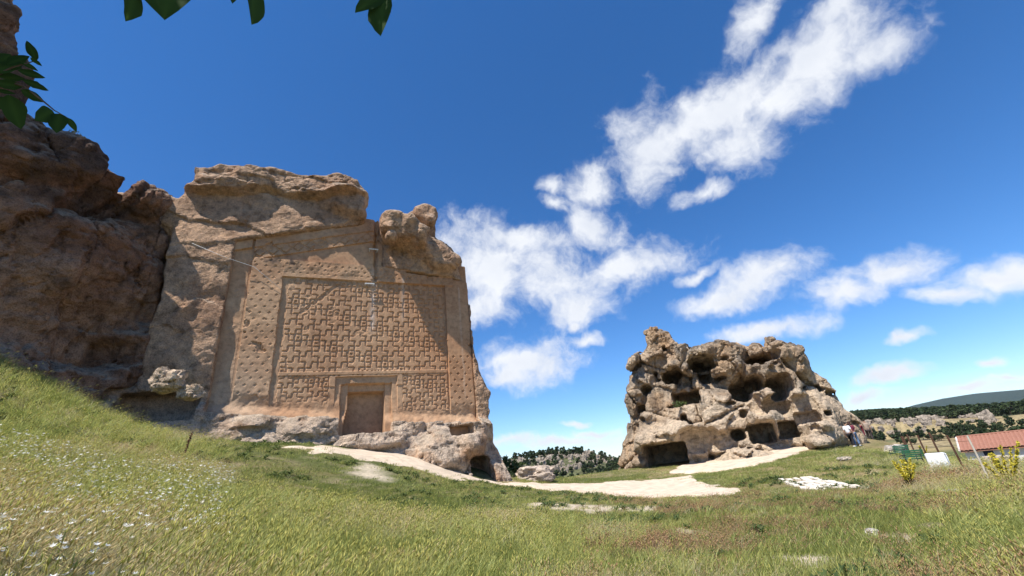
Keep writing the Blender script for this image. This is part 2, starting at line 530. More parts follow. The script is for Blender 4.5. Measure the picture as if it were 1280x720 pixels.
def H0(x, y):
    x = np.asarray(x, float); y = np.asarray(y, float)
    sh = np.broadcast(x, y).shape
    X, Y = np.broadcast_to(x, sh).ravel(), np.broadcast_to(y, sh).ravel()
    R = np.hypot(X, Y)
    k = np.minimum(1, 58 / np.maximum(R, 1e-6))
    Xc, Yc = X * k, Y * k
    z = np.full(X.shape, _w[-3]) + _w[-2] * Xc + _w[-1] * Yc
    for i in range(len(_c)):
        z += _w[i] * _tps(np.hypot(Xc - _c[i, 0], Yc - _c[i, 1]))
    P = np.stack([X, Y, np.zeros_like(X)], 1)
    near = sstep(60, 35, R)
    z += near * (0.10 * vnoise(P / 2.3, 3) + 0.05 * vnoise(P / 0.9, 4) + 0.02 * vnoise(P / 0.35, 5))
    t = sstep(47, 66, R)
    az = np.arctan2(X, Y)
    far = VALLEY + 1.2 * vnoise(P / 40, 8)
    # beyond the fence on the right the ground falls to the valley sooner
    t = np.maximum(t, sstep(0, 14, (X * 0.80 - Y * 0.60) - 4.5) * sstep(20, 34, R) * 0.85)
    # the low plain in front of the forest plateau
    z = z * (1 - t) + far * t
    return z.reshape(sh)
def H(x, y): return H0(x, y)
# places without grass: the sandy path, bare patches
def px_poly(pts):
    """polygon on the ground from picture directions: walk each ray to the ground"""
    out = []
    for (x, y) in pts:
        d = ray(x, y)
        hd = d / math.hypot(d[0], d[1])
        Rs = np.arange(4, 60, 0.1)
        zz = EYE[2] + hd[2] * Rs
        g = H0(hd[0] * Rs, hd[1] * Rs)
        hit = np.argmax(zz < g)
        R_ = Rs[hit] if zz[hit] < g[hit] else 45
        out.append((hd[0] * R_, hd[1] * R_))
    return out
PATH_PX = [(345, 560), (380, 557), (440, 561), (500, 567), (540, 580), (580, 592), (640, 604), (700, 605), (760, 603), (800, 601), (838, 598), (862, 594), (868, 599), (895, 606), (925, 614),
           (905, 620), (850, 622), (780, 622), (720, 616), (660, 609), (600, 601), (545, 595), (505, 583), (450, 574), (400, 566)]
PATH = px_poly(PATH_PX)
BARE = [px_poly(q) for q in ([(425, 588), (470, 580), (490, 598), (450, 600)], [(640, 628), (740, 630), (840, 634), (850, 642), (740, 641), (650, 636)], [(1080, 668), (1130, 670), (1120, 680), (1075, 678)],
        [(420, 712), (470, 715), (460, 719.5), (410, 719.5)], [(700, 690), (760, 695), (750, 712), (690, 705)], [(1010, 690), (1060, 700), (1040, 716), (980, 705)], [(850, 660), (890, 664), (880, 672), (845, 668)])]
APRON = px_poly([(836, 591), (850, 583), (900, 574), (960, 564), (1012, 556), (1016, 560), (985, 571), (945, 583), (912, 588), (880, 591)])
def apron_sd(x, y): return poly_sd(APRON, x, y) + fbm2(x, y, 1.0, 4, 22, 0.6) * 0.5
def path_sd(x, y):
    n = fbm2(x, y, 1.3, 4, 21, 0.6) * 0.8 + fbm2(x, y, 0.3, 2, 23) * 0.2
    return poly_sd(PATH, x, y) + n
def bare_sd(x, y):
    d = np.full(np.shape(x), 9.0)
    for q in BARE: d = np.minimum(d, poly_sd(q, x, y))
    return d + fbm2(x, y, 0.9, 4, 25, 0.65) * 1.1 + 0.12

def build_ground():
    t = np.linspace(-1, 1, 460)
    def axis(c, s): return c + s * np.sinh(t * 7.2) / np.sinh(7.2)
    xs, ys = axis(0, 9000), axis(15, 9000)
    # uniform in the middle so that every bump near the path is there
    X, Y = np.meshgrid(xs, ys, indexing='ij')
    Z = H(X, Y)
    n0, n1 = X.shape
    P = np.stack([X, Y, Z], -1).reshape(-1, 3)
    i = np.arange(n0 * n1).reshape(n0, n1)
    F = np.stack([i[:-1, :-1], i[1:, :-1], i[1:, 1:], i[:-1, 1:]], -1).reshape(-1, 4)
    R = np.hypot(X, Y).ravel()
    x, y = X.ravel(), Y.ravel()
    soil = np.array([0.32, 0.25, 0.165]); green = np.array([0.085, 0.10, 0.035]); straw = np.array([0.25, 0.19, 0.10])
    sand = np.array([0.52, 0.44, 0.34]); field = np.array([0.30, 0.235, 0.12])
    k = sstep(-0.35, 0.5, fbm2(x, y, 3.0, 4, 31))[:, None]
    c = green * (1 - k) + straw * k
    k2 = sstep(0.1, 0.6, fbm2(x, y, 0.7, 3, 33))[:, None] * 0.6
    c = c * (1 - k2) + soil * k2
    near = R < 70
    b = np.full(len(x), 9.0)
    b[near] = bare_sd(x[near], y[near])
    kb = sstep(0.25, -0.15, b)[:, None] * 0.8
    c = c * (1 - kb) + sand * kb
    ff = sstep(52, 75, R)[:, None]
    fk = sstep(-0.2, 0.3, fbm2(x, y, 60, 4, 35))[:, None]
    c = c * (1 - ff) + (field * fk + np.array([0.10, 0.115, 0.045]) * (1 - fk)) * ff
    m, N, L, B = new_mat('ground_soil')
    tc = N.new('ShaderNodeTexCoord').outputs['Object']
    a_ = N.new('ShaderNodeAttribute'); a_.attribute_name = 'tint'
    q = n_noise(N, L, tc, 6, 8, 0.7)
    r = n_ramp(N, L, q.outputs['Fac'], [(0.3, (0.55, 0.55, 0.5)), (0.5, (1, 1, 1)), (0.7, (1.35, 1.3, 1.2))])
    L.new(n_mix(N, L, 1.0, a_.outputs['Color'], r.outputs[0], 'MULTIPLY'), B.inputs['Base Color'])
    B.inputs['Roughness'].default_value = 1.0; B.inputs['Specular IOR Level'].default_value = 0.05
    bp = N.new('ShaderNodeBump'); bp.inputs['Strength'].default_value = 0.7; bp.inputs['Distance'].default_value = 0.06
    L.new(q.outputs['Fac'], bp.inputs['Height']); L.new(bp.outputs[0], B.inputs['Normal'])
    o = obj('ground', mesh_np('ground', P, F, True, c), m)
    return tag(o, kind='structure')
GROUND = build_ground()
def build_path(name, PATH, path_sd, mat, lift=0.045):
    """a sheet of trodden sand; its ragged edge dips under the turf"""
    p = np.array(PATH)
    lo, hi = p.min(0) - 1.5, p.max(0) + 1.5
    h = 0.16
    xs, ys = np.arange(lo[0], hi[0], h), np.arange(lo[1], hi[1], h)
    X, Y = np.meshgrid(xs, ys, indexing='ij')
    d = path_sd(X, Y)
    Z = H(X, Y) + np.clip(-d * 0.25, -0.12, lift) + 0.03 * fbm2(X, Y, 0.7, 4, 27, 0.6)
    keep = d < 0.5
    i = np.arange(X.size).reshape(X.shape)
    k = keep[:-1, :-1] & keep[1:, :-1] & keep[1:, 1:] & keep[:-1, 1:]
    F = np.stack([i[:-1, :-1], i[1:, :-1], i[1:, 1:], i[:-1, 1:]], -1)[k]
    used = np.unique(F)
    mp = np.full(X.size, -1); mp[used] = np.arange(len(used))
    P = np.stack([X, Y, Z], -1).reshape(-1, 3)[used]
    return tag(obj(name, mesh_np(name, P, mp[F], True), mat), kind='structure')
build_path('path', PATH, path_sd, plain('trodden_sand', (0.53, 0.435, 0.33), 1.0, 0.22, 2.0, spec=0.05))
build_path('rock_apron', APRON, apron_sd, plain('bare_tuff', (0.55, 0.44, 0.33), 1.0, 0.25, 1.5, spec=0.05), 0.12)

# ------------------------------------------------------------------ rocks
ROCK = rock_material('weathered_tuff', 1.0, 0.8)
CARVED = rock_material('carved_tuff', 1.6, 0.12, con=0.5)
def rock_mesh(name, fr, lo, hi, h, sdf, disp, colour, detail_seed=0):
    """sdf(U2, Z2, w) evaluated on the grid of frame fr -> displaced, coloured mesh object"""
    nu, nw, nz = [int(round((hi[k] - lo[k]) / h)) for k in range(3)]
    u = lo[0] + np.arange(nu) * h; w = lo[1] + np.arange(nw) * h; z = lo[2] + np.arange(nz) * h
    V = sdf(u, w, z, h).astype(np.float32)
    V[0] = V[-1] = 1; V[:, 0] = V[:, -1] = 1; V[:, :, 0] = V[:, :, -1] = 1
    P, Q = surface_nets(V, h)
    P = P + np.array(lo)
    n = vnormals(P, Q)
    P = P + n * disp(P, n)[:, None]
    n = vnormals(P, Q)
    c = colour(P, n)
    W = fr.world(P)
    me = mesh_np(name, W, Q, False, c)
    return me
def fracture(P, scale, seed, step, crack, cw):
    """3-D broken blocks: each cell set in or out, with open joints between cells"""
    r2 = np.random.default_rng(seed); T = r2.random((37, 37, 37, 4)); X = P / scale; I = np.floor(X).astype(int)
    f1 = np.full(len(P), 9.0); f2 = f1.copy(); c1 = np.zeros(len(P))
    for a in (-1, 0, 1):
        for b in (-1, 0, 1):
            for d in (-1, 0, 1):
                J = I + np.array([a, b, d]); t = T[J[:, 0] % 37, J[:, 1] % 37, J[:, 2] % 37]
                D = np.abs(J + 0.1 + 0.8 * t[:, :3] - X); q = 0.5 * np.sqrt((D * D).sum(1)) + 0.5 * D.max(1)
                near = q < f1
                f2 = np.where(near, f1, np.minimum(f2, q)); c1 = np.where(near, t[:, 3], c1); f1 = np.where(near, q, f1)
    return (c1 - 0.5) * step - crack * np.exp(-((f2 - f1) * scale / cw) ** 2)
def rough_disp(P, n, amp=1.0, seed=0, frac=1.0, stretch=(1, 1, 1)):
    a = fbm(P / 1.6, 5, 0.6, seed) * 0.17
    b = fbm(P / np.array([1.0, 1.0, 0.55]), 4, 0.55, seed + 9, True) * 0.11
    pits = np.clip(vnoise(P / 0.42, seed + 4) - 0.30, 0, 1) * -0.22
    fine = fbm(P / 0.42, 2, 0.6, seed + 6, True) * 0.05
    Pw = P * np.array(stretch) + 0.22 * np.stack([vnoise(P / 0.9, seed + k) for k in (20, 21, 22)], 1)
    fr_ = fracture(Pw, 1.5, seed + 1, 0.34, 0.20, 0.07) + fracture(Pw, 0.6, seed + 2, 0.14, 0.07, 0.05)
    return (a * 0.7 + b * 0.7 + pits * 0.6 + fine) * amp + fr_ * frac
def lerp3(a, b, t): return np.asarray(a) * (1 - t[:, None]) + np.asarray(b) * t[:, None]

def ell(u, w, z, c, r, tilt=0.0, p=2.0):
    """approximate signed distance of an ellipsoid on the grid; tilt in the u-z plane"""
    a = (u - c[0])[:, None, None]; b = (w - c[1])[None, :, None]; g = (z - c[2])[None, None, :]
    ct, st = math.cos(tilt), math.sin(tilt)
    a2, g2 = a * ct + g * st, -a * st + g * ct
    k = (np.abs(a2 / r[0]) ** p + np.abs(b / r[1]) ** p + np.abs(g2 / r[2]) ** p) ** (1 / p)
    return (k - 1) * min(r)
def bx(u, w, z, c, r, rnd=0.15):
    a = np.abs(u - c[0])[:, None, None] - r[0] + rnd; b = np.abs(w - c[1])[None, :, None] - r[1] + rnd; g = np.abs(z - c[2])[None, None, :] - r[2] + rnd
    q = np.sqrt(np.maximum(a, 0) ** 2 + np.maximum(b, 0) ** 2 + np.maximum(g, 0) ** 2)
    return q + np.minimum(np.maximum(np.maximum(a, b), g), 0) - rnd

# ---- the carved monument
M_OUT_PX = [(222, 246), (232, 238), (246, 230), (249, 218), (275, 213), (330, 212), (350, 215), (372, 222), (400, 226), (420, 222), (445, 232), (459, 248), (452, 262), (458, 276),
            (458, 295), (466, 297), (479, 293), (481, 279), (484, 273), (512, 271), (514, 262), (528, 257), (546, 267), (550, 289), (569, 309), (582, 320), (586, 380), (591, 440), (598, 470), (611, 491), (611, 522), (616, 549), (624, 565), (627, 596)]
m_out = [(-15, -3), (-15, 20.0), (-12.6, 20.2)] + [FAC.uz(*q) for q in M_OUT_PX] + [(8.9, -3)]
GZ = 1.6
def gable(u):  # lower edge of the overhanging rock above the carved panel
    return np.where(u < 0.2, 16.95 + (u + 8) * 0.30, 19.4 - (u - 0.2) * 0.33)
def monument_front(U, Z):
    w = np.full(U.shape, 0.28)
    left = sstep(-7.9, -8.15, U + 0.12 * fbm2(U, Z, 0.8, 3, 41))
    w = w + left * 0.06
    w = w + lump(U, Z, -9.6, 9.5, 1.6, 4.5, 0.15) + lump(U, Z, -10.8, 13.5, 1.8, 3.5, 0.25)
    # sloping rock above the panel, leaning back
    g = gable(U)
    up = sstep(0.0, 0.15, Z - g + 0.25 * fbm2(U, Z, 1.2, 3, 42)) * sstep(0.8, -0.1, U)
    w = w + up * np.clip(0.14 - (Z - g) * 0.10, -0.5, 0.2)
    # the cap
    cap = 20.6 + 0.5 * fbm2(U, U * 0, 2.0, 3, 43) + 0.08 * (U + 8)
    w = w + sstep(0, 0.3, Z - cap) * (0.85 + 0.3 * fbm2(U, Z, 1.5, 3, 44)) * sstep(0.6, 0, U)
    a, b = FAC.uz(438, 250, 1.0)
    w = w + lump(U, Z, a, b, 2.1, 1.3, 0.75, 3.0, -18)
    # right shoulder
    w = w - sstep(16.0, 19.0, Z) * sstep(0.8, 2, U) * 0.6
    w = w - sstep(5.9, 7.6, U) * sstep(13, 18, Z) * 1.2
    # broken joint down the top of the face
    w = w - np.exp(-((U - 0.55 - 0.25 * fbm2(Z, Z * 0, 1.5, 3, 45)) / 0.35) ** 2) * sstep(14.6, 16.5, Z) * 0.8
    # foot: ledges that step out
    foot = sstep(0.25, -0.35, Z - (5.85 - 0.10 * U - 0.75 * np.exp(-((U - 0.1) / 1.5) ** 4)) + 0.25 * fbm2(U, Z, 1.5, 3, 46))
    w = w + foot * (0.45 + 0.25 * fbm2(U, Z, 0.9, 3, 47)) * sstep(9.0, 6.5, U)
    foot2 = sstep(5.3, 2.2, Z + 0.2 * U + 0.3 * fbm2(U, Z, 1.0, 3, 48))
    w = w + foot2 * 1.25
    for (x, y, ru, rz, am) in ((322, 527, 1.3, 0.55, 0.45), (395, 532, 2.6, 0.8, 0.5), (560, 560, 2.4, 1.4, 0.8), (470, 548, 2.6, 0.8, 0.6), (590, 545, 1.3, 1.5, 0.8)):
        a, b = FAC.uz(x, y, 1.0)
        w = w + lump(U, Z, a, b, ru, rz, am, 2.4)
    rough = np.clip(left + up + foot + sstep(16.2, 17.2, Z), 0, 1)
    w = w + rough * 0.4 * facets(U + 0.5 * fbm2(U, Z, 1.2, 3, 50), Z * 1.3 + 0.4 * fbm2(U, Z, 1.2, 3, 51), 3.3, 7, 0.3, 0.16, 0.16, 0.07)
    w = w + rough * 0.05 * fbm2(U * 0.7 + Z * 0.7, Z - U, 0.55, 3, 54, 0.5, True)
    capz = sstep(-0.2, 0.4, Z - cap) * sstep(0.6, 0, U)
    w = w + capz * 0.28 * facets(U * 0.45 + 0.2 * fbm2(U, Z, 0.8, 2, 56), Z * 1.6 + 0.3 * fbm2(U, Z, 1.5, 2, 57), 1.0, 9, 1.0, 0.5, 0.5, 0.07)
    w = w + foot * 0.35 * facets(U * 0.6 + 0.4 * fbm2(U, Z, 1, 2, 58), Z * 1.5 + 0.3 * fbm2(U, Z, 1, 2, 59), 1.1, 8, 1.0, 0.4, 0.4, 0.06)
    w = w - 2.2 * sstep(-11.15, -11.5, U + 0.3 * fbm2(Z, Z * 0, 2, 3, 60)) * sstep(7.5, 9.5, Z) * sstep(18, 16, Z)
    w = w + 0.14 * fbm2(U, Z, 2.5, 3, 52) * (0.15 + 0.75 * rough)
    return w
def monument_sdf(u, w, z, h):
    U, Z = np.meshgrid(u, z, indexing='ij')
    wf = monument_front(U, Z)
    # carved-out panel: the relief is set in here
    g = gable(U)
    rec = (U > -8.0) & (U < 7.02) & (Z < g) & (Z > np.where(np.abs(U - 0.1) < 1.5, 4.7, 5.5 - 0.10 * U)) & ~((U > 0.9) & (Z > 15.9 - 0.1 * (U - 1)))
    wf = np.where(rec, -1.75, wf)
    pd = poly_sd(m_out, U, Z) + 0.25 * fbm2(U, Z, 0.9, 4, 53)
    W = w[None, :, None]
    front = W - wf[:, None, :]
    front = np.clip(front, -2.5, 2.5)
    back = -(W + 7.5 + 0.0 * wf[:, None, :])
    out = pd[:, None, :] + np.clip(-W - 1.0, 0, 9) * 0.28
    V = smax(np.maximum(front, back), out, 0.35)
    n3 = grid_noise(V.shape, h, 2.4, 3) * 0.12 + grid_noise(V.shape, h, 0.8, 4) * 0.09
    keepflat = ((U > -7.9) & (U < 7.0) & (Z > 5) & (Z < g))[:, None, :]
    V = V + np.where(keepflat, 0, n3)
    # the overhanging head on the right and its rear knob
    a, b = FAC.uz(503, 290, 1.2); V = smin(V, ell(u, w, z, (a + 0.2, 0.55, b), (1.75, 1.75, 0.95), -0.25, 3.5) + n3 * 2.0, 0.15)
    a, b = FAC.uz(531, 272, 0.3); V = smin(V, ell(u, w, z, (a, 0.0, b), (0.95, 1.3, 1.0), -0.35, 4.0) + n3 * 1.8, 0.15)
    a, b = FAC.uz(540, 312, 0.9); V = smin(V, ell(u, w, z, (a, 0.1, b), (2.2, 1.2, 1.1), -0.55, 3.0) + n3 * 1.8, 0.3)
    a, b = FAC.uz(489, 294, 1.7); V = smin(V, ell(u, w, z, (a, 1.5, b), (0.42, 0.5, 0.42), 0.0, 2.0), 0.1)
    # holes at the foot
    a, b = FAC.uz(577, 538, 1.2); V = np.maximum(V, -bx(u, w, z, (a, 1.4, b), (0.75, 1.3, 0.36), 0.1))
    a, b = FAC.uz(608, 582, 2.4); V = np.maximum(V, -bx(u, w, z, (a, 2.0, b - 0.15), (0.72, 2.6, 0.8), 0.3))
    a, b = FAC.uz(192, 507, 1.0); V = np.maximum(V, -bx(u, w, z, (a, 1.6, b), (1.75, 2.3, 0.85), 0.1))
    a, b = FAC.uz(500, 556, 2.0); V = np.maximum(V, -ell(u, w, z, (a, 2.2, b), (1.0, 0.9, 0.22), 0.1))
    return V
def monument_disp(P, n):
    flat = ((P[:, 0] > -7.9) & (P[:, 0] < 7.1) & (P[:, 2] > 5.2) & (P[:, 2] < 16)).astype(float)
    foot_ = sstep(6.2, 5.0, P[:, 2] + 0.1 * P[:, 0])
    wall = sstep(5.5, 7.0, P[:, 2]) * sstep(21.5, 20.0, P[:, 2] - 0.08 * (P[:, 0] + 8)) * (P[:, 0] < 0.5)
    return rough_disp(P, n, 0.6 - 0.34 * wall, 2, 0.24 - 0.17 * wall) * (1 - 0.8 * flat)
def monument_colour(P, n):
    t = sstep(-0.5, 0.5, fbm(P / 3.0, 4, 0.5, 61))
    c = lerp3((0.43, 0.262, 0.165), (0.54, 0.36, 0.235), t)
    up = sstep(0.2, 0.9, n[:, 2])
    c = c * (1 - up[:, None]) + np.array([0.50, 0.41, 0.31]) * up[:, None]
    foot = sstep(6.0, 5.2, P[:, 2] + 0.10 * P[:, 0])
    pale = foot * sstep(-0.5, 0.2, fbm(P / 1.5, 3, 0.5, 62))
    c = c * (1 - 0.8 * pale[:, None]) + np.array([0.55, 0.44, 0.34]) * 0.8 * pale[:, None]
    lich = sstep(0.15, 0.5, fbm(P / np.array([1.2, 1.2, 1.0]), 5, 0.6, 63)) * sstep(16, 21, P[:, 2])
    c = c * (1 - 0.65 * lich[:, None]) + np.array([0.12, 0.10, 0.085]) * 0.65 * lich[:, None]
    ro = sstep(0.2, 0.6, fbm(P / np.array([1.5, 1.5, 4.0]), 4, 0.5, 64))
    c = c * (1 - 0.45 * ro[:, None]) + np.array([0.40, 0.215, 0.12]) * 0.45 * ro[:, None]
    return np.clip(c, 0.02, 0.8)
MON = empty('carved_rock_monument', FAC.pt(0, 1.0, 0))
MON.rotation_euler = (0, 0, 0)
tag(MON, 'huge brown rock face carved with a maze pattern, gable and small doorway niche', 'rock monument')
def child(name, me, mat, parent):
    o = obj(name, me, mat)
    o.parent = parent
    o.matrix_parent_inverse = Matrix.Translation(-Vector(parent.location))
    return o
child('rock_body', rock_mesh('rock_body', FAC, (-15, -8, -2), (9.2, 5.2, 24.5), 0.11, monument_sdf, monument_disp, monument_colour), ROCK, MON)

# ---- the relief: maze panel, studded bands, gable, doorway niche
def maze_bits(u, z, cell, groove=0.075):
    """interlocking Greek crosses: raised (1) with sunk joints (0); some crosses hold a framed square with a pit"""
    i = np.floor(u / cell).astype(int); j = np.floor(z / cell).astype(int)
    ox = np.array([0, 1, 0, 0, -1]); oy = np.array([0, 0, -1, 1, 0])
    def centre(a, b):
        c = (a - 2 * b) % 5
        return a - ox[c], b - oy[c]
    ci, cj = centre(i, j)
    fu, fz = u / cell - i, z / cell - j
    g = groove / cell / 2
    up = np.ones(i.shape, bool)
    for (da, db, dist) in ((1, 0, 1 - fu), (-1, 0, fu), (0, 1, 1 - fz), (0, -1, fz)):
        a, b = centre(i + da, j + db)
        up &= ~(((a != ci) | (b != cj)) & (dist < g))
    sq = (ci + 3 * cj) % 20 == 0
    r = np.maximum(np.abs(u / cell - ci - 0.5), np.abs(z / cell - cj - 0.5))
    up &= ~(sq & (np.abs(r - 0.62) < g * 1.1))
    up &= ~(sq & (r < 0.22))
    return up.astype(float)
def relief():
    h = 0.042
    u = np.arange(-8.35, 7.42, h); z = np.arange(3.0, 19.8, h)
    U, Z = np.meshgrid(u, z, indexing='ij')
    g = gable(U)
    ub, ut = U + 0.02 * fbm2(U, Z, 0.7, 2, 70), Z + 0.02 * fbm2(U, Z, 0.7, 2, 71)
    w = np.zeros(U.shape)
    def inside(u0, u1, z0, z1): return (ub > u0) & (ub < u1) & (ut > z0) & (ut < z1)
    maze_z0, maze_z1, mid = 4.6, 14.75, 8.42
    mz = inside(-4.85, 5.25, 6.15 - 0.06 * U, maze_z1)
    A = maze_bits(ub + 4.85, ut - mid, 0.345, 0.125)
    Bm = maze_bits(ub + 4.85, ut - mid, 0.275, 0.115)
    w = np.where(mz, np.where(ut > mid + 0.12, A, Bm) * 0.06, w)
    w = np.where(mz & (np.abs(ut - mid) < 0.11), 0.085, w)
    # studded side bands and the beam over the maze
    def studs(p, q, su, sz):
        jj = np.floor(q / sz); a = (p / su + 0.5 * (jj % 2)) % 1 - 0.5; b = (q / sz) % 1 - 0.5
        return ((np.abs(a) * su + np.abs(b) * sz) < 0.105).astype(float)
    lb = inside(-7.05, -5.2, 5.0, 16.2)
    w = np.where(lb, 0.18 - 0.038 * studs(ub + 7.0, ut, 0.52, 0.40) * (ut > 6.6), w)
    rb = inside(5.35, 9.0, 4.2, 15.2)
    w = np.where(rb, 0.16 - 0.05 * studs(ub, ut, 0.52, 0.40) * (ut < 9.5) * (ub < 6.9), w)
    beam = inside(-5.2, 6.0, 14.75, 15.95)
    w = np.where(beam, 0.20 - 0.035 * studs(ub, ut - 0.18, 0.42, 0.30) * (np.abs(ut - 15.4) < 0.42), w)
    # gable: raking band with a chain of lozenges, sunk tympanum
    rake = (g - 0.45) - Z
    gab = (Z > 15.95 - (U < -5.2) * 0) & (U < 0.6)
    band = gab & (rake > 0.15) & (rake < 1.0) & (U > -7.05)
    along = (U + 7) / 0.72
    loz = np.abs(along % 1 - 0.5) * 2 + np.abs(rake - 0.58) / 0.36
    w = np.where(gab, 0.0, w)
    w = np.where(band, 0.12 - 0.075 * (np.abs(loz - 0.95) < 0.2) * sstep(-0.35, 0.1, fbm2(U, Z, 1.0, 4, 79)), w)
    w = np.where(gab & (rake <= 0.15), 0.22, w)
    w = np.where((U > -7.12) & (U < -6.98) & (Z > 5) & (Z < 17.2), -0.02, w)
    # doorway: stepped frames and niche
    def frame_(u0, u1, z1, ww): return (ub > u0) & (ub < u1) & (ut < z1)
    for (u0, u1, z1, ww) in ((-2.05, 2.3, 8.25, 0.07), (-1.75, 1.95, 8.2, -0.05), (-1.42, 1.62, 7.75, -0.22), (-0.98, 1.2, 7.72, -0.36)):
        w = np.where(frame_(u0, u1, z1, ww), ww, w)
    shoulder = (((ub < -1.75) & (ub > -2.05)) | ((ub > 1.95) & (ub < 2.3))) & (ut < 7.6)
    w = np.where(shoulder, 0.03, w)
    flare = 0.22 * sstep(6.6, 5.2, Z)
    ni = (ub > -0.97 - flare) & (ub < 1.16) & (ut < 7.3)
    w = np.where(ni, -1.0, w)
    # wear: the carving fades low down at the left, a diagonal scar, a slow unevenness, small chips
    low = sstep(0.0, 0.8, Z - (6.9 - 0.11 * (U + 8)) + 0.7 * fbm2(U, Z, 1.2, 4, 72))
    chips = sstep(0.36, 0.48, fbm2(U, Z, 0.8, 4, 73))
    keep = np.clip(low * (1 - 0.85 * chips), 0, 1) * np.where((U < -4.85) | (Z > 14.75), 0.7 + 0.3 * sstep(-0.2, 0.3, fbm2(U, Z, 1.4, 4, 80)), 1.0)
    soft = (w > -0.2)
    w = np.where(soft, w * keep + (1 - keep) * (0.02 + 0.06 * fbm2(U, Z, 0.35, 4, 74)), w)
    scar = np.abs((U + 2.9) * 0.72 - (Z - 13.4) * 0.69) < 0.12
    w = np.where(scar & (Z > 12.2) & (Z < 14.4), np.maximum(w, 0.02) - 0.05, w)
    w = w + 0.02 * fbm2(U, Z, 1.6, 4, 75) + 0.004 * fbm2(U, Z, 0.2, 2, 76)
    w = np.where(~ni, w + 0.25 * sstep(6.1, 5.4, Z + 0.10 * U) * (U > -9), w)
    # the joint and the cracks
    cr = np.exp(-((U - 0.45 - 0.12 * fbm2(Z, Z * 0, 0.8, 4, 77)) / 0.10) ** 2) * sstep(14.3, 15.2, Z)
    w = w - 0.25 * cr
    cr2 = np.exp(-((Z - 15.55 + 0.08 * (U - 4) + 0.1 * fbm2(U, U * 0, 0.9, 3, 78)) / 0.06) ** 2) * ((U > 2.6) & (U < 4.9))
    w = w - 0.25 * cr2
    # turn the right edge back into the rock
    w = w - 1.5 * sstep(6.9, 7.5, U) ** 2
    # colours
    x, y = U.ravel(), Z.ravel()
    Q3 = np.stack([x, y, x * 0], 1)
    t = sstep(-0.45, 0.5, fbm(Q3 / 2.2, 5, 0.55, 81))
    c = lerp3((0.40, 0.222, 0.125), (0.50, 0.315, 0.19), t)
    o_ = sstep(-2, 5, x) * sstep(6, 10, y) * (0.6 + 0.4 * fbm(Q3 / 1.5, 4, 0.5, 82))
    c = c * (1 - 0.6 * o_[:, None]) + np.array([0.43, 0.20, 0.092]) * 0.6 * o_[:, None]
    gr = sstep(-4, -7, x) * sstep(11, 7, y) * 0.5
    c = c * (1 - gr[:, None]) + np.array([0.44, 0.33, 0.235]) * gr[:, None]
    # rain streaks: pale down from the joint, dark near the top left
    for (u0, z0, z1, wd, cc, am) in ((0.35, 10.5, 15.6, 0.16, (0.62, 0.54, 0.47), 0.6), (2.35, 11.4, 15.0, 0.10, (0.62, 0.52, 0.44), 0.5), (6.4, 6.0, 14.5, 0.06, (0.6, 0.45, 0.33), 0.5)):
        s = np.exp(-((x - u0 - 0.06 * vnoise(Q3 * np.array([0, 1.2, 0]), 83)) / wd) ** 2) * sstep(z0, z0 + 1.2, y) * sstep(z1 + 0.3, z1, y) * (0.6 + 0.4 * vnoise(Q3 * 5, 84)) * am
        c = c * (1 - s[:, None]) + np.array(cc) * s[:, None]
    s = sstep(0.0, 0.5, fbm(Q3 / 0.5, 4, 0.6, 85)) * (np.exp(-((x + 6.3) / 0.8) ** 2 - ((y - 15.4) / 0.75) ** 2) + np.exp(-((x + 4.8) / 0.6) ** 2 - ((y - 15.7) / 0.6) ** 2))
    s = np.clip(s * 1.3, 0, 0.85)
    c = c * (1 - s[:, None]) + np.array([0.07, 0.055, 0.05]) * s[:, None]
    nis = (ni.ravel() & (w.ravel() < -0.8)) * sstep(7.2, 5.2, y) * 0.35      # inside of the niche, darker towards the bottom
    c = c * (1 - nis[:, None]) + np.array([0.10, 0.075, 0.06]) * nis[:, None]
    c = c * np.array([1.02, 1.05, 1.06])
    i = np.arange(U.size).reshape(U.shape)
    ok = (Z < g + 0.5) & ~((U > 0.95) & (Z > 16.6))
    kk = ok[:-1, :-1] & ok[1:, 1:]
    F = np.stack([i[:-1, :-1], i[1:, :-1], i[1:, 1:], i[:-1, 1:]], -1)
    zones = {}
    Uc, Zc = U[:-1, :-1], Z[:-1, :-1]
    door = (Uc > -2.05) & (Uc < 2.3) & (Zc < 8.25)
    zones['doorway_niche'] = kk & door
    rest = kk & ~door
    zones['maze_panel'] = rest & (Uc > -4.85) & (Uc < 5.25) & (Zc < 14.75)
    zones['studded_band'] = rest & (Uc <= -4.85) & (Zc < 16.2)
    zones['studded_band.001'] = rest & (Uc >= 5.25) & (Zc < 14.75)
    zones['gable'] = rest & ~zones['maze_panel'] & ~zones['studded_band'] & ~zones['studded_band.001']
    P = FAC.world(np.stack([U, w, Z], -1).reshape(-1, 3))
    labels = {'maze_panel': 'broad panel of raised maze meanders and squares', 'doorway_niche': 'small dark doorway niche in stepped frames', 'gable': 'low broken gable with a chain of lozenges'}
    for nm, msk in zones.items():
        f = F[msk]
        used = np.unique(f); mp = np.full(U.size, -1); mp[used] = np.arange(len(used))
        o = child(nm.split('.')[0], mesh_np(nm, P[used], mp[f], False, c[used]), CARVED, MON)
        if nm in labels: o['label'] = labels[nm]
relief()

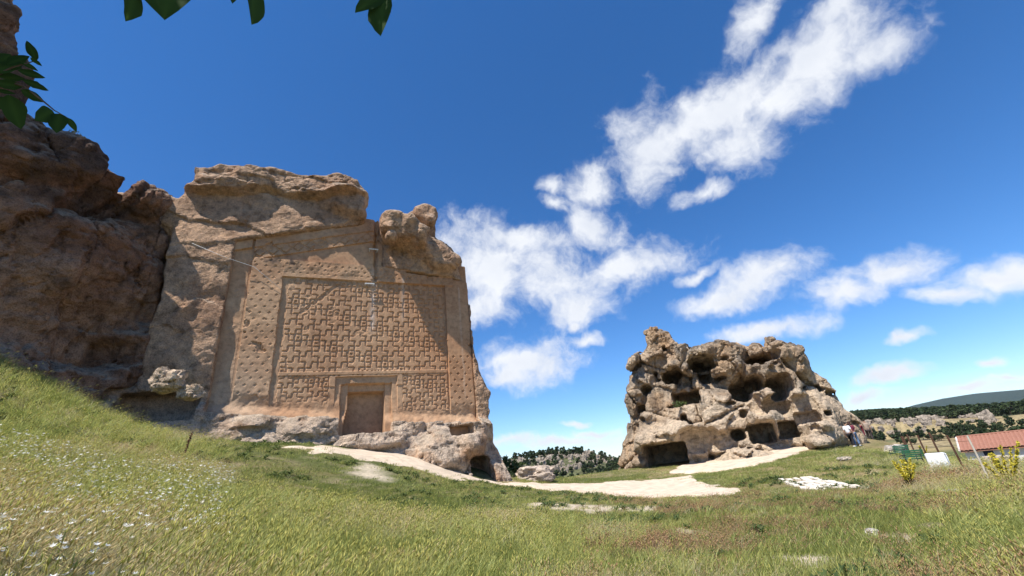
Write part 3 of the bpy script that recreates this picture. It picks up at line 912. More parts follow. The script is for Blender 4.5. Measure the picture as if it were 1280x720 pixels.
# ---- the shaded cliff on the left
C_OUT_PX = [(26, 135), (40, 148), (62, 165), (85, 172), (103, 182), (122, 202), (140, 216), (157, 234), (170, 228), (185, 221), (205, 221), (218, 228), (228, 242), (222, 262), (216, 300), (212, 380), (214, 440), (226, 480), (232, 520), (240, 560)]
c_out = [(-14, 0), (-14, 29)] + [CLF.uz(18, -60), CLF.uz(18, -10), CLF.uz(24, 15), CLF.uz(20, 45), CLF.uz(31, 75), CLF.uz(29, 105)] + [CLF.uz(*q) for q in C_OUT_PX] + [(16, 0)]
def cliff_sdf(u, w, z, h):
    U, Z = np.meshgrid(u, z, indexing='ij')
    wf = np.full(U.shape, 0.0)
    wu = U + 0.9 * fbm2(U, Z, 2.5, 3, 91); wz = Z + 0.9 * fbm2(U, Z, 2.5, 3, 92)
    wf += facets(wu * 1.1, wz * 0.5, 4.2, 17, 0.7, 0.3, 0.4, 0.14) + 0.7 * facets(wu * 1.1 + wz * 0.2, wz * 0.6, 1.7, 18, 0.5, 0.4, 0.22, 0.07)
    wf += 0.9 * fbm2(U, Z, 4.0, 4, 93)
    # bulging brow near the top, hollow below, ledge low down
    def L(x, y, ru, rz, am, p=2.2, t=0):
        nonlocal wf
        a, b = CLF.uz(x, y); wf = wf + lump(U, Z, a, b, ru, rz, am, p, t)
    L(60, 200, 4.5, 1.8, 0.9, 2.4, 22); L(190, 245, 2.2, 1.6, 0.9); L(30, 300, 5.0, 3.2, 0.6, 2.0, 15); L(70, 250, 4.5, 1.4, -0.4, 2, 15); L(120, 330, 4.0, 3.0, 0.8)
    L(60, 430, 5.0, 1.3, -0.4); L(150, 438, 1.1, 0.9, -1.1, 5); L(185, 440, 1.6, 2.0, 0.9); L(100, 480, 3.0, 1.0, 0.5); L(20, 480, 3, 2, 0.6)
    a0, b0 = CLF.uz(150, 412)
    wf += 0.3 * sstep(0.15, -0.1, Z - b0 - 0.06 * (U - a0)) * sstep(4, 8, U)
    # crack from the brow to the crevice
    for (q0, q1, wd, am) in (((105, 270), (150, 245), 0.13, 0.9), ((45, 165), (60, 215), 0.10, 0.6), ((150, 245), (165, 228), 0.14, 0.9)):
        (a, b), (c, d) = CLF.uz(*q0), CLF.uz(*q1)
        t = np.clip(((U - a) * (c - a) + (Z - b) * (d - b)) / ((c - a) ** 2 + (d - b) ** 2), 0, 1)
        dd = np.hypot(U - a - t * (c - a), Z - b - t * (d - b)) + 0.1 * fbm2(U, Z, 0.5, 3, 94)
        wf -= am * np.exp(-(dd / wd) ** 2)
    wf = wf * 0.75 - 0.8 * sstep(6.5, 10.5, U) + 0.1
    pd = poly_sd(c_out, U, Z) + 0.35 * fbm2(U, Z, 1.1, 4, 95)
    W = w[None, :, None]
    front = np.clip(W - wf[:, None, :], -3, 3)
    V = smax(np.maximum(front, -(W + 6.0)), pd[:, None, :] + np.clip(-W - 0.5, 0, 9) * 0.15, 0.5)
    n3 = grid_noise(V.shape, h, 2.6, 5) * 0.2 + grid_noise(V.shape, h, 0.9, 6) * 0.14
    V = V + n3
    # rectangular chamber at the foot next to the carved rock
    a, b = CLF.uz(190, 507); V = np.maximum(V, -bx(u, w, z, (a, 0.2, b + 0.05), (1.95, 1.9, 0.85), 0.12))
    a, b = CLF.uz(150, 436); V = np.maximum(V, -bx(u, w, z, (a, 0.5, b), (0.9, 0.75, 0.7), 0.2))
    return V
def cliff_disp(P, n): return rough_disp(P, n, 0.85, 5, 0.5, (1, 1, 0.6))
def cliff_colour(P, n):
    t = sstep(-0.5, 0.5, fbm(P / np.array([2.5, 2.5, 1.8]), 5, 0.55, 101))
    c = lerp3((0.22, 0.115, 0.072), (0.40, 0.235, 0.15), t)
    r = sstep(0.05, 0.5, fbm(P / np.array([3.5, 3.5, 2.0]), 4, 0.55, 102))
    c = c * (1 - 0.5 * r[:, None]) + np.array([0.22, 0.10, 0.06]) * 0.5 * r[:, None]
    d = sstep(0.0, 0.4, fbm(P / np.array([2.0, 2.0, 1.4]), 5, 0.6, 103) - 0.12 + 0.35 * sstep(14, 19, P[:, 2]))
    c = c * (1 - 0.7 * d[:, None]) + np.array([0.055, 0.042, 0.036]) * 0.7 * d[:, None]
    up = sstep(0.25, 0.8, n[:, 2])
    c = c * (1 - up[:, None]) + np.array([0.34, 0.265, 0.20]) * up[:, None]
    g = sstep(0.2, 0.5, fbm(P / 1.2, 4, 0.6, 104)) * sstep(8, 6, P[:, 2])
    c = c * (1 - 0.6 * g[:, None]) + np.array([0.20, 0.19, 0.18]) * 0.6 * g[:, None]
    return np.clip(c, 0.02, 0.8)
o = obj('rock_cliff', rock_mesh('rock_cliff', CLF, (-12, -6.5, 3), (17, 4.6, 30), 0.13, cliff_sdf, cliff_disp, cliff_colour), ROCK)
tag(o, 'rugged reddish brown cliff in shade rising above the steep grassy slope', 'cliff')

# ---- the cave-riddled rock on the right
R_OUT_PX = [(770, 590), (772, 575), (783, 540), (783, 520), (778, 505), (785, 480), (787, 450), (798, 440), (808, 430), (803, 410), (812, 407), (835, 414), (842, 424), (850, 429), (880, 431), (893, 424), (906, 423), (914, 430), (914, 421), (926, 422),
            (934, 433), (937, 425), (945, 415), (958, 418), (972, 430), (985, 430), (1003, 435), (1010, 445), (1018, 462), (1035, 478), (1052, 500), (1070, 520), (1082, 537), (1092, 556)]
r_out = [RK.uz(*q) for q in R_OUT_PX] + [(18, -4), (-14, -4)]
def outcrop_sdf(u, w, z, h):
    U, Z = np.meshgrid(u, z, indexing='ij')
    zr = (Z - 1.0) / 13.0
    wu = U + 0.5 * fbm2(U, Z, 3.5, 3, 111); wz = Z + 0.5 * fbm2(U, Z, 3.5, 3, 112)
    wf = 1.2 - 2.6 * np.clip(zr, 0, 1.3) + facets(wu * 0.9 + wz * 0.45, wz * 0.8 - wu * 0.3, 4.4, 27, 2.6, 0.8, 0.9, 0.2) + 0.6 * facets(wu + wz * 0.5, wz * 0.9 - wu * 0.4, 2.1, 28, 0.8, 0.8, 0.35, 0.09)
    wf += 0.5 * fbm2(U, Z, 3.5, 3, 113) + 0.18 * fbm2(U * 2.2, Z * 0.6, 0.9, 3, 116, 0.5, True)
    def L(x, y, ru, rz, am, p=2.2, t=0):
        nonlocal wf
        a, b = RK.uz(x, y, 1.0); wf = wf + lump(U, Z, a, b, ru, rz, am, p, t)
    # the big smooth apron of the lower middle, the boulder above, side buttresses
    L(905, 530, 5.6, 3.4, 3.2, 2.6, -22); L(985, 520, 3.6, 2.6, 2.4, 2.4, -25); L(900, 448, 2.9, 2.4, 1.9, 2.6); L(825, 560, 4.4, 2.2, 1.6, 2.8); L(800, 495, 2.0, 3.2, 1.2); L(985, 455, 2.0, 2.8, 1.0, 2.4, -20)
    L(1040, 520, 2.0, 4.5, 0.8, 2.4, 42); L(1010, 545, 2.6, 1.2, 2.0); L(960, 440, 2.0, 1.5, 0.8); L(875, 435, 1.4, 1.0, 0.8)
    wf = wf + sstep(1.2, 0.1, Z - 0.1 * (U + 2)) * sstep(-7, -2, U) * sstep(8, 5, U) * 2.6      # pale ledge at the foot
    for (q0, q1, wd, am) in (((968, 480), (985, 545), 0.35, 1.2), ((935, 440), (925, 480), 0.3, 1.3), ((862, 430), (845, 480), 0.3, 1.0), ((1000, 470), (1035, 540), 0.25, 0.9), ((795, 520), (815, 470), 0.25, 0.8)):
        (a, b), (c, d) = RK.uz(*q0, 1.0), RK.uz(*q1, 1.0)
        t = np.clip(((U - a) * (c - a) + (Z - b) * (d - b)) / ((c - a) ** 2 + (d - b) ** 2), 0, 1)
        dd = np.hypot(U - a - t * (c - a), Z - b - t * (d - b)) + 0.2 * fbm2(U, Z, 0.8, 3, 114)
        wf -= am * np.exp(-(dd / wd) ** 2)
    pd = poly_sd(r_out, U, Z) + 0.3 * fbm2(U, Z, 0.9, 4, 115)
    W = w[None, :, None]
    front = np.clip(W - wf[:, None, :], -3, 3)
    V = smax(np.maximum(front, -(W + 7)), pd[:, None, :] + np.clip(-W - 1.0, 0, 9) * 0.35, 0.6)
    n3 = grid_noise(V.shape, h, 2.4, 15) * 0.2 + grid_noise(V.shape, h, 0.8, 16) * 0.10
    V = V + n3
    rp = random.Random(12); small = [(rp.uniform(795, 1045), rp.uniform(425, 545), rp.uniform(0.18, 0.42), rp.uniform(0.15, 0.36), rp.uniform(0.5, 0.9), 'e') for _ in range(46)]
    for (x, y, ru, rz, dep, kind) in small + list(((829, 569, 1.75, 0.95, 4.0, 'b'), (874, 551, 1.6, 1.1, 1.5, 'e'), (923, 543, 0.55, 0.5, 2.5, 'e'), (953, 541, 0.95, 0.75, 3.2, 'b'), (989, 536, 0.95, 0.65, 3.0, 'b'),
            (857, 496, 1.25, 0.8, 3.2, 'b'), (925, 490, 0.85, 0.9, 3.0, 'e'), (948, 501, 0.65, 1.1, 2.4, 'e'), (976, 506, 1.1, 0.75, 2.2, 'e'), (1004, 506, 1.2, 0.85, 1.3, 'b'), (875, 453, 1.15, 0.65, 2.6, 'e'),
            (880, 471, 0.65, 0.62, 2.0, 'e'), (838, 471, 0.8, 0.65, 2.2, 'e'), (822, 452, 0.95, 0.75, 0.6, 'e'), (846, 466, 0.5, 0.5, 1.8, 'e'), (950, 446, 1.1, 0.5, 2.6, 'e'), (943, 478, 0.8, 0.7, 3.0, 'e'), (972, 484, 0.8, 1.0, 2.4, 'e'),
            (985, 476, 0.4, 0.7, 2.0, 'e'), (1016, 520, 0.9, 0.5, 1.8, 'b'), (945, 424, 0.42, 0.38, 1.2, 'e'), (833, 423, 1.0, 0.6, 0.4, 'e'), (855, 522, 0.32, 0.35, 1.2, 'e'), (863, 529, 0.26, 0.26, 1.0, 'e'), (905, 552, 1.0, 0.6, 0.9, 'b'), (808, 487, 0.5, 0.4, 1.0, 'e'), (950, 530, 0.35, 0.3, 1.0, 'e'))):
        a, b = RK.uz(x, y, 0.5)
        if poly_sd(r_out, np.array([a]), np.array([b]))[0] > -0.9 * max(ru, rz): continue
        ia = min(max(int((a - u[0]) / h), 0), len(u) - 1); ib = min(max(int((b - z[0]) / h), 0), len(z) - 1)
        ws = wf[ia, ib]; dep = dep * 1.7
        a, b = RK.uz(x, y, ws)
        V = np.maximum(V, -(bx(u, w, z, (a, ws - 0.1, b), (ru, dep, rz), 0.25) + n3 * 0.35) if kind == 'b' else -(ell(u, w, z, (a, ws, b), (ru * 1.05, dep, rz * 1.05), 0.0, 2.6) + n3 * 0.25))
    return V
def outcrop_disp(P, n): k = 0.30 + 0.45 * sstep(4.5, 9.0, P[:, 2] + 1.5 * vnoise(P / 2.5, 77)); return rough_disp(P, n, 0.7, 8, k, (1, 1, 0.85))
def outcrop_colour(P, n):
    t = sstep(-0.5, 0.5, fbm(P / 2.2, 5, 0.55, 121))
    c = lerp3((0.40, 0.28, 0.18), (0.56, 0.44, 0.31), t)
    o_ = sstep(0.05, 0.45, fbm(P / 2.0, 4, 0.55, 122))
    c = c * (1 - 0.55 * o_[:, None]) + np.array([0.40, 0.24, 0.12]) * 0.55 * o_[:, None]
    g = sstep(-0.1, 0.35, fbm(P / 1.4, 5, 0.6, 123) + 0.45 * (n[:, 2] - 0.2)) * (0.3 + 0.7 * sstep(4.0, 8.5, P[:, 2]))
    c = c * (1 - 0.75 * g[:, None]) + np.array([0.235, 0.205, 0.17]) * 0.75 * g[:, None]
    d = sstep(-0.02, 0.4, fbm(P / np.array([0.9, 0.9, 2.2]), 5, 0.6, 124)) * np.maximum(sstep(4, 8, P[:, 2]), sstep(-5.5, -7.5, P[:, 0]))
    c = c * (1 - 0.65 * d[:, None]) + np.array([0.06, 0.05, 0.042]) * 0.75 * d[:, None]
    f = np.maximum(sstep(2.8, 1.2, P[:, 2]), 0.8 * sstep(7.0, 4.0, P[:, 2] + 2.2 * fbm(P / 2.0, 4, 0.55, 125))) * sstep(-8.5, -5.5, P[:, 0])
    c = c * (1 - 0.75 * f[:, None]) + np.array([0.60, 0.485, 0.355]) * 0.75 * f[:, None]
    return np.clip(c, 0.02, 0.8)
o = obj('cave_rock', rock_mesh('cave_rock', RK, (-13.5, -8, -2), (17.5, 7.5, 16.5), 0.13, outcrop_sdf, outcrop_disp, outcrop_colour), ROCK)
tag(o, 'tall weathered rock outcrop riddled with dark caves and hollows, rising from the grass', 'rock outcrop')
#--REST--
# ------------------------------------------------------------------ far hills
def polar_patch(name, az0, az1, na, Rs, zf, colf, mat):
    az = np.radians(np.linspace(az0, az1, na)); A, Rr = np.meshgrid(az, np.array(Rs, float), indexing='ij')
    X, Y = Rr * np.sin(A), Rr * np.cos(A)
    Z = zf(np.degrees(A), Rr, X, Y)
    i = np.arange(X.size).reshape(X.shape)
    F = np.stack([i[:-1, :-1], i[1:, :-1], i[1:, 1:], i[:-1, 1:]], -1).reshape(-1, 4)[:, ::-1]
    o = obj(name, mesh_np(name, np.stack([X, Y, Z], -1).reshape(-1, 3), F, True, colf(X.ravel(), Y.ravel(), Z.ravel())), mat)
    return tag(o, kind='structure')
EARTH = rock_material('dry_earth', 0.05, 0.2)
def t_el(el, R): return 1.6 + R * np.tan(np.radians(el))
def hill_z(x, y):
    c = at(678, 556, 300); dx, dy = x - c[0], y - c[1]
    z = VALLEY - 2 + 18.5 * np.exp(-(np.abs(dx + 4) / 50) ** 3 - (dy / 60) ** 2) + 5 * np.exp(-((dx - 50) / 34) ** 2 - ((dy - 40) / 60) ** 2)
    return z + 1.2 * fbm2(x, y, 14, 3, 131)
def build_hill():
    c = at(678, 556, 300)
    xs, ys = np.linspace(c[0] - 150, c[0] + 170, 110), np.linspace(c[1] - 150, c[1] + 180, 110)
    X, Y = np.meshgrid(xs, ys, indexing='ij'); Z = hill_z(X, Y)
    i = np.arange(X.size).reshape(X.shape)
    F = np.stack([i[:-1, :-1], i[1:, :-1], i[1:, 1:], i[:-1, 1:]], -1).reshape(-1, 4)
    col = np.tile(np.array([0.10, 0.105, 0.05]), (X.size, 1))
    return tag(obj('hill', mesh_np('hill', np.stack([X, Y, Z], -1).reshape(-1, 3), F, True, col), EARTH), kind='structure')
build_hill()
SKY_EL = (np.array([20, 30, 35.7, 37.7, 42.3, 47.2, 60, 80]), np.array([2.1, 2.1, 2.12, 1.92, 1.27, 0.72, 0.9, 0.8]))
BAND_EL = (np.array([20, 36.6, 40.2, 42.9, 45.8, 60, 80]), np.array([0.7, 0.56, 0.31, 0.09, -0.18, -0.1, -0.1]))
def plateau_z(a, R, X, Y):
    top = t_el(np.interp(a, *SKY_EL) - 0.48, 950.0); bt = t_el(np.interp(a, *BAND_EL), 345.0)
    edge = 320 + 22 * fbm2(X, Y, 40, 3, 141)
    z = VALLEY + 0 * R
    z = z + sstep(230, 312, R) * 3.6
    z = z + (bt - VALLEY - 3.6) * sstep(edge, edge + 14, R)
    k = np.clip((R - 345) / 605, 0, 1)
    z = np.where(R > 345, bt * (1 - k) + top * k + 2.5 * fbm2(X, Y, 60, 3, 142) * k, z)
    return z - 30 * sstep(960, 1300, R) - 3 * sstep(232, 200, R)
def plateau_col(x, y, z):
    k = sstep(-0.1, 0.3, fbm2(x, y, 30, 4, 143))
    c = lerp3((0.27, 0.215, 0.115), (0.12, 0.12, 0.055), k)
    f = sstep(340, 360, np.hypot(x, y))[:, None]
    return c * (1 - f) + np.array([0.05, 0.062, 0.03]) * f
polar_patch('plateau', 16, 80, 320, np.concatenate([np.linspace(200, 380, 90), np.linspace(390, 1300, 60)]), plateau_z, plateau_col, EARTH)
MTN_EL = (np.array([20, 36, 38.5, 40.1, 42.5, 44.6, 47.5, 55, 80]), np.array([0.0, 0.2, 1.2, 1.6, 1.84, 1.86, 1.62, 1.3, 0.8]))
def mtn_z(a, R, X, Y):
    top = t_el(np.interp(a, *MTN_EL) + 0.12, 3600.0)
    return -10 + (top + 10) * np.exp(-((R - 3600) / 520) ** 2) + 3 * fbm2(X, Y, 250, 4, 151) * np.exp(-((R - 3600) / 520) ** 2)
polar_patch('mountain', 18, 85, 160, np.linspace(2300, 4900, 50), mtn_z, lambda x, y, z: np.tile(np.array([0.03, 0.05, 0.042]), (len(x), 1)) * (1 + 0.3 * fbm2(x, y, 160, 4, 152))[:, None], EARTH)

# ------------------------------------------------------------------ leaves, grass and scattering
def cards(P, size, tilt=0.9, seed=0, aspect=1.8):
    """one small leaf-shaped quad at each point; returns vertices and quads"""
    r = np.random.default_rng(seed); n = len(P)
    a = r.normal(size=(n, 3)); a[:, 2] *= tilt; a /= np.linalg.norm(a, axis=1, keepdims=True) + 1e-9
    b = np.cross(a, r.normal(size=(n, 3))); b /= np.linalg.norm(b, axis=1, keepdims=True) + 1e-9
    s = size * (0.6 + 0.8 * r.random((n, 1)))
    V = np.stack([P - a * s * aspect / 2, P + b * s / 2, P + a * s * aspect / 2, P - b * s / 2], 1).reshape(-1, 3)
    return V, np.arange(4 * n).reshape(n, 4)
def crown_points(n, rad, seed, clumps=14, base=0.0):
    """points of a crown: clumps on an uneven ellipsoid"""
    r = np.random.default_rng(seed)
    d = r.normal(size=(clumps, 3)); d /= np.linalg.norm(d, axis=1, keepdims=True)
    c = d * np.array(rad) * (0.45 + 0.4 * r.random((clumps, 1))); c[:, 2] = np.maximum(c[:, 2], -rad[2] * 0.6)
    k = r.integers(0, clumps, n)
    e = r.normal(size=(n, 3)); e /= np.linalg.norm(e, axis=1, keepdims=True)
    P = c[k] + e * np.array(rad) * (0.24 + 0.16 * r.random((n, 1))) * (0.7 + 0.5 * r.random((clumps, 1)))[k]
    P[:, 2] += rad[2] * 0.75 + base
    return P
def tint_for(n, per, seed, lo=0.55, hi=1.25):
    r = np.random.default_rng(seed); t = lo + (hi - lo) * r.random((n, 1))
    return np.repeat(np.clip(t * (0.94 + 0.12 * r.random((n, 3))), 0, 1.5), per, 0)
M_PINE = leafy('pine_foliage', (0.034, 0.056, 0.02), (0.068, 0.092, 0.032), 0.2, 0.7, 0.9)
M_SHRUB = leafy('shrub_foliage', (0.06, 0.095, 0.028), (0.10, 0.135, 0.04), 0.3, 0.6, 0.9)
M_BARK = plain('bark', (0.12, 0.085, 0.06), 0.95, 0.35, 14)
def tree_source(name, seed, h=6.0, conif=False):
    """small joined tree for a far wood: tapered trunk, limbs and leaf clumps"""
    r = np.random.default_rng(seed)
    rad = (h * 0.30, h * 0.30, h * 0.36) if not conif else (h * 0.24, h * 0.24, h * 0.42)
    P = crown_points(230, rad, seed, 9, h * 0.2)
    V, F = cards(P, h * 0.10, 0.7, seed)
    mb = MB(); mb.tube([(0, 0, -1), (0.05, 0, h * 0.35), (0.1, 0.05, h * 0.8)], [h * 0.03, h * 0.022, h * 0.006], 5)
    for k in range(4):
        a = k * 1.6 + seed; mb.tube([(0, 0, h * (0.25 + 0.1 * k)), (math.cos(a) * h * 0.2, math.sin(a) * h * 0.2, h * (0.4 + 0.1 * k))], [h * 0.012, h * 0.004], 4)
    nb = len(mb.v)
    me = bpy.data.meshes.new(name)
    me.from_pydata(mb.v + [tuple(v) for v in V], [], mb.f + [tuple(int(i) + nb for i in f) for f in F])
    me.materials.append(M_BARK); me.materials.append(M_PINE)
    mi = [0] * len(mb.f) + [1] * len(F); me.polygons.foreach_set('material_index', mi)
    a = me.color_attributes.new('tint', 'FLOAT_COLOR', 'POINT')
    c = np.concatenate([np.ones((nb, 3)), tint_for(len(F), 4, seed)]); a.data.foreach_set('color', np.concatenate([c, np.ones((len(c), 1))], 1).astype(np.float32).ravel())
    me.update()
    return bpy.data.objects.new(name + '_source', me)
_GN = {}
def gn_group(src):
    g = bpy.data.node_groups.new('scatter_' + src.name, 'GeometryNodeTree')
    g.interface.new_socket('Geometry', in_out='INPUT', socket_type='NodeSocketGeometry')
    g.interface.new_socket('Geometry', in_out='OUTPUT', socket_type='NodeSocketGeometry')
    N, L = g.nodes, g.links
    i, o = N.new('NodeGroupInput'), N.new('NodeGroupOutput')
    oi = N.new('GeometryNodeObjectInfo'); oi.inputs['Object'].default_value = src; oi.transform_space = 'ORIGINAL'; oi.inputs['As Instance'].default_value = True
    ip = N.new('GeometryNodeInstanceOnPoints')
    ra = N.new('GeometryNodeInputNamedAttribute'); ra.data_type = 'FLOAT_VECTOR'; ra.inputs['Name'].default_value = 'rot'
    sa = N.new('GeometryNodeInputNamedAttribute'); sa.data_type = 'FLOAT_VECTOR'; sa.inputs['Name'].default_value = 'scl'
    L.new(i.outputs[0], ip.inputs['Points']); L.new(oi.outputs['Geometry'], ip.inputs['Instance'])
    L.new(ra.outputs[0], ip.inputs['Rotation']); L.new(sa.outputs[0], ip.inputs['Scale'])
    L.new(ip.outputs[0], o.inputs[0])
    return g
def scatter(name, src, P, rot, scl, label, cat):
    me = bpy.data.meshes.new(name)
    me.vertices.add(len(P)); me.vertices.foreach_set('co', np.asarray(P, np.float32).ravel())
    for nm, v in (('rot', rot), ('scl', scl)):
        a = me.attributes.new(nm, 'FLOAT_VECTOR', 'POINT'); a.data.foreach_set('vector', np.asarray(v, np.float32).ravel())
    o = obj(name, me)
    md = o.modifiers.new('scatter', 'NODES'); md.node_group = gn_group(src)
    return tag(o, label, cat, kind='stuff')

# ---- woods
def wood(name, P, hmin, hmax, label, seed):
    r = np.random.default_rng(seed); n = len(P)
    pick = r.integers(0, 3, n)
    s = (hmin + (hmax - hmin) * r.random(n)) / 6.0
    for k in range(3):
        m = pick == k
        scatter(name, TREES[k], P[m], np.stack([0 * s[m], 0 * s[m], r.random(m.sum()) * 6.28], 1), np.stack([s[m] * 1.15, s[m] * 1.15, s[m]], 1), label[k], 'trees')
TREES = [tree_source('oak_tree', 3), tree_source('pine_tree', 4, 6, True), tree_source('scrub_oak', 5, 5)]
r_ = np.random.default_rng(77)
n = 2600
c_ = at(678, 556, 300)
x, y = c_[0] + r_.uniform(-110, 130, n), c_[1] + r_.uniform(-120, 70, n)
z = hill_z(x, y)
dy = (y - c_[1])
rockzone = sstep(-1, 1, z) * sstep(9.5, 7, z + 2.5 * fbm2(x, y, 16, 3, 161)) * sstep(38, 28, x - c_[0])
keep = (z > VALLEY + 1) & (r_.random(n) > 0.72 * rockzone)
wood('hill_wood', np.stack([x, y, z], 1)[keep], 3.5, 6.0, ['dark evergreen trees covering the rocky hill in the gap', 'dark pines growing on top of the rocky hill', 'low dark scrub between the pale hill rocks'], 5)
n = 15000
az, R = np.radians(r_.uniform(24, 66, n)), np.sqrt(r_.uniform(335 ** 2, 980 ** 2, n))
x, y = R * np.sin(az), R * np.cos(az)
z = plateau_z(np.degrees(az), R, x, y)
wood('plateau_forest', np.stack([x, y, z], 1), 4.5, 8, ['dense green forest over the flat plateau', 'darker pines mixed in the plateau forest', 'lower scrub oak of the plateau forest'], 6)
n = 420
az, R = np.radians(r_.uniform(30, 64, n)), r_.uniform(262, 322, n)
x, y = R * np.sin(az), R * np.cos(az)
keep = fbm2(x, y, 22, 3, 162) > -0.05 - 0.2 * sstep(290, 318, R)
wood('valley_scrub', np.stack([x, y, plateau_z(np.degrees(az), R, x, y)], 1)[keep], 2.5, 5.5, ['dark scrub below the far rock band', 'dark conifers at the foot of the far rock band', 'low bushes under the far rock band'], 7)

# ---- boulders
def boulder_mesh(name, size, seed, sub=4, col=(0.50, 0.43, 0.35), rough=0.25):
    bm = bmesh.new(); bmesh.ops.create_icosphere(bm, subdivisions=sub, radius=1)
    P = np.array([v.co[:] for v in bm.verts]); F = np.array([[v.index for v in f.verts] for f in bm.faces]); bm.free()
    d = 1 + rough * fbm(P * 1.1, 4, 0.5, seed) + 0.12 * fbm(P * 2.6, 3, 0.5, seed + 3, True)
    P4 = P / ((np.abs(P) ** 7).sum(1) ** (1 / 7))[:, None]
    d = d + fracture(P4 + 0.15 * vnoise(P * 3, seed)[:, None], 0.85, seed, 0.34, 0.10, 0.07)
    Q = (P4 * 0.7 + P * 0.3) * d[:, None] * 0.92
    t = 0.8 + 0.4 * sstep(-0.5, 0.5, fbm(P * 2, 4, 0.5, seed + 5))
    return mesh_np(name, Q * np.array(size), F, False, np.array(col)[None, :] * t[:, None])
FARROCK = bpy.data.objects.new('far_rock_source', boulder_mesh('far_rock', (1, 0.8, 1.0), 5, 3, (0.30, 0.25, 0.195), 0.8)); FARROCK.data.materials.append(ROCK)
n = 1500
x, y = c_[0] + r_.uniform(-110, 70, n), c_[1] + r_.uniform(-90, 10, n); z = hill_z(x, y)
rz = sstep(-2, 1, z) * sstep(9.5, 7, z + 2.5 * fbm2(x, y, 16, 3, 161))
keep = r_.random(n) < rz * 0.8
s = r_.uniform(0.7, 2.0, n) * (0.6 + 0.8 * r_.random(n))
scatter('hill_rocks', FARROCK, np.stack([x, y, z], 1)[keep], np.stack([r_.normal(0, .3, n), r_.normal(0, .3, n), r_.random(n) * 6.28], 1)[keep], np.stack([s, s, s * r_.uniform(0.8, 1.9, n)], 1)[keep], 'pale crags and boulders scattered over the wooded hill', 'rocks')
n = 900
az = np.radians(r_.uniform(28, 66, n)); R = r_.uniform(322, 346, n)
x, y = R * np.sin(az), R * np.cos(az); z = plateau_z(np.degrees(az), R, x, y)
keep = (fbm2(np.degrees(az), R * 0, 1.2, 4, 163) > -0.02) & (r_.random(n) < 0.75)
s = r_.uniform(0.6, 2.4, n) * r_.uniform(0.6, 1.1, n)
scatter('rock_band', FARROCK, np.stack([x, y, z], 1)[keep], np.stack([r_.normal(0, .2, n), r_.normal(0, .2, n), r_.random(n) * 6.28], 1)[keep], np.stack([s * 1.2, s, s * 1.3], 1)[keep], 'long pale broken rock band along the edge of the plateau', 'rocks')
def ground_at(x, y): return float(H(np.array([x]), np.array([y]))[0])
def boulder(px, py, R, size, seed, label, sink=0.3, col=(0.50, 0.43, 0.35), sub=4, rz=0.0, onground=True, z=None):
    p = at(px, py, R)
    o = obj('boulder', boulder_mesh('boulder', size, seed, sub, col), ROCK)
    zz = ground_at(p[0], p[1]) + size[2] * (1 - sink) if onground else p[2]
    o.location = (p[0], p[1], zz); o.rotation_euler = (0, 0, rz)
    return tag(o, label, 'boulder')
boulder(668, 593, 30.5, (1.2, 0.9, 0.5), 11, 'pale wedge-shaped boulder on the turf in the gap between the two rocks', 0.4, (0.55, 0.45, 0.36))
p = at(211, 478, 27.0)
boulder(211, 475, 25.0, (0.62, 0.55, 0.55), 12, 'pale sunlit block perched above the dark rectangular chamber', 0, (0.62, 0.48, 0.35), onground=False)
boulder(238, 491, 24.9, (0.48, 0.45, 0.36), 13, 'smaller pale block beside the perched block above the chamber', 0, (0.60, 0.46, 0.33), onground=False)
boulder(1170, 668, 11.4, (0.22, 0.15, 0.10), 14, 'rounded brown stone lying in the right-hand grass', 0.4, (0.36, 0.27, 0.19), 3)
boulder(1193, 614, 17.0, (0.34, 0.12, 0.07), 15, 'flat white stone lying in the tall grass below the pale pole', 0.2, (0.6, 0.56, 0.5), 3)
boulder(1093, 673, 10.8, (0.10, 0.08, 0.06), 16, 'small white stone in a bare spot of the lawn', 0.3, (0.65, 0.6, 0.55), 3)
boulder(1058, 580, 29.0, (0.36, 0.2, 0.10), 17, 'flat pale stone sunk in the lawn before the walkers', 0.3, (0.58, 0.5, 0.4), 3)
boulder(1112, 546, 40.0, (0.55, 0.4, 0.42), 18, 'white rock at the edge of the lawn behind the benches', 0.2, (0.62, 0.56, 0.5), 3)
boulder(1215, 548, 54, (2.2, 1.2, 1.1), 19, 'pale rock mass on the slope behind the fence', 0.3, (0.56, 0.47, 0.38), 4)

# ---- white block
p = at(1176, 584, 25.0)
blk = bmesh.new(); bmesh.ops.create_cube(blk, size=1.0)
bmesh.ops.scale(blk, vec=(0.64, 0.4, 0.6), verts=blk.verts); bmesh.ops.bevel(blk, geom=blk.edges[:], offset=0.03, segments=2, affect='EDGES')
me = bpy.data.meshes.new('stone_block'); blk.to_mesh(me); blk.free()
o = obj('stone_block', me, plain('white_limestone', (0.80, 0.80, 0.80), 0.8, 0.12, 9))
o.location = (p[0], p[1], ground_at(p[0], p[1]) + 0.27); o.rotation_euler = (0.02, 0.03, math.radians(-36))
tag(o, 'white rectangular stone block standing in the grass beside the fence', 'stone block')

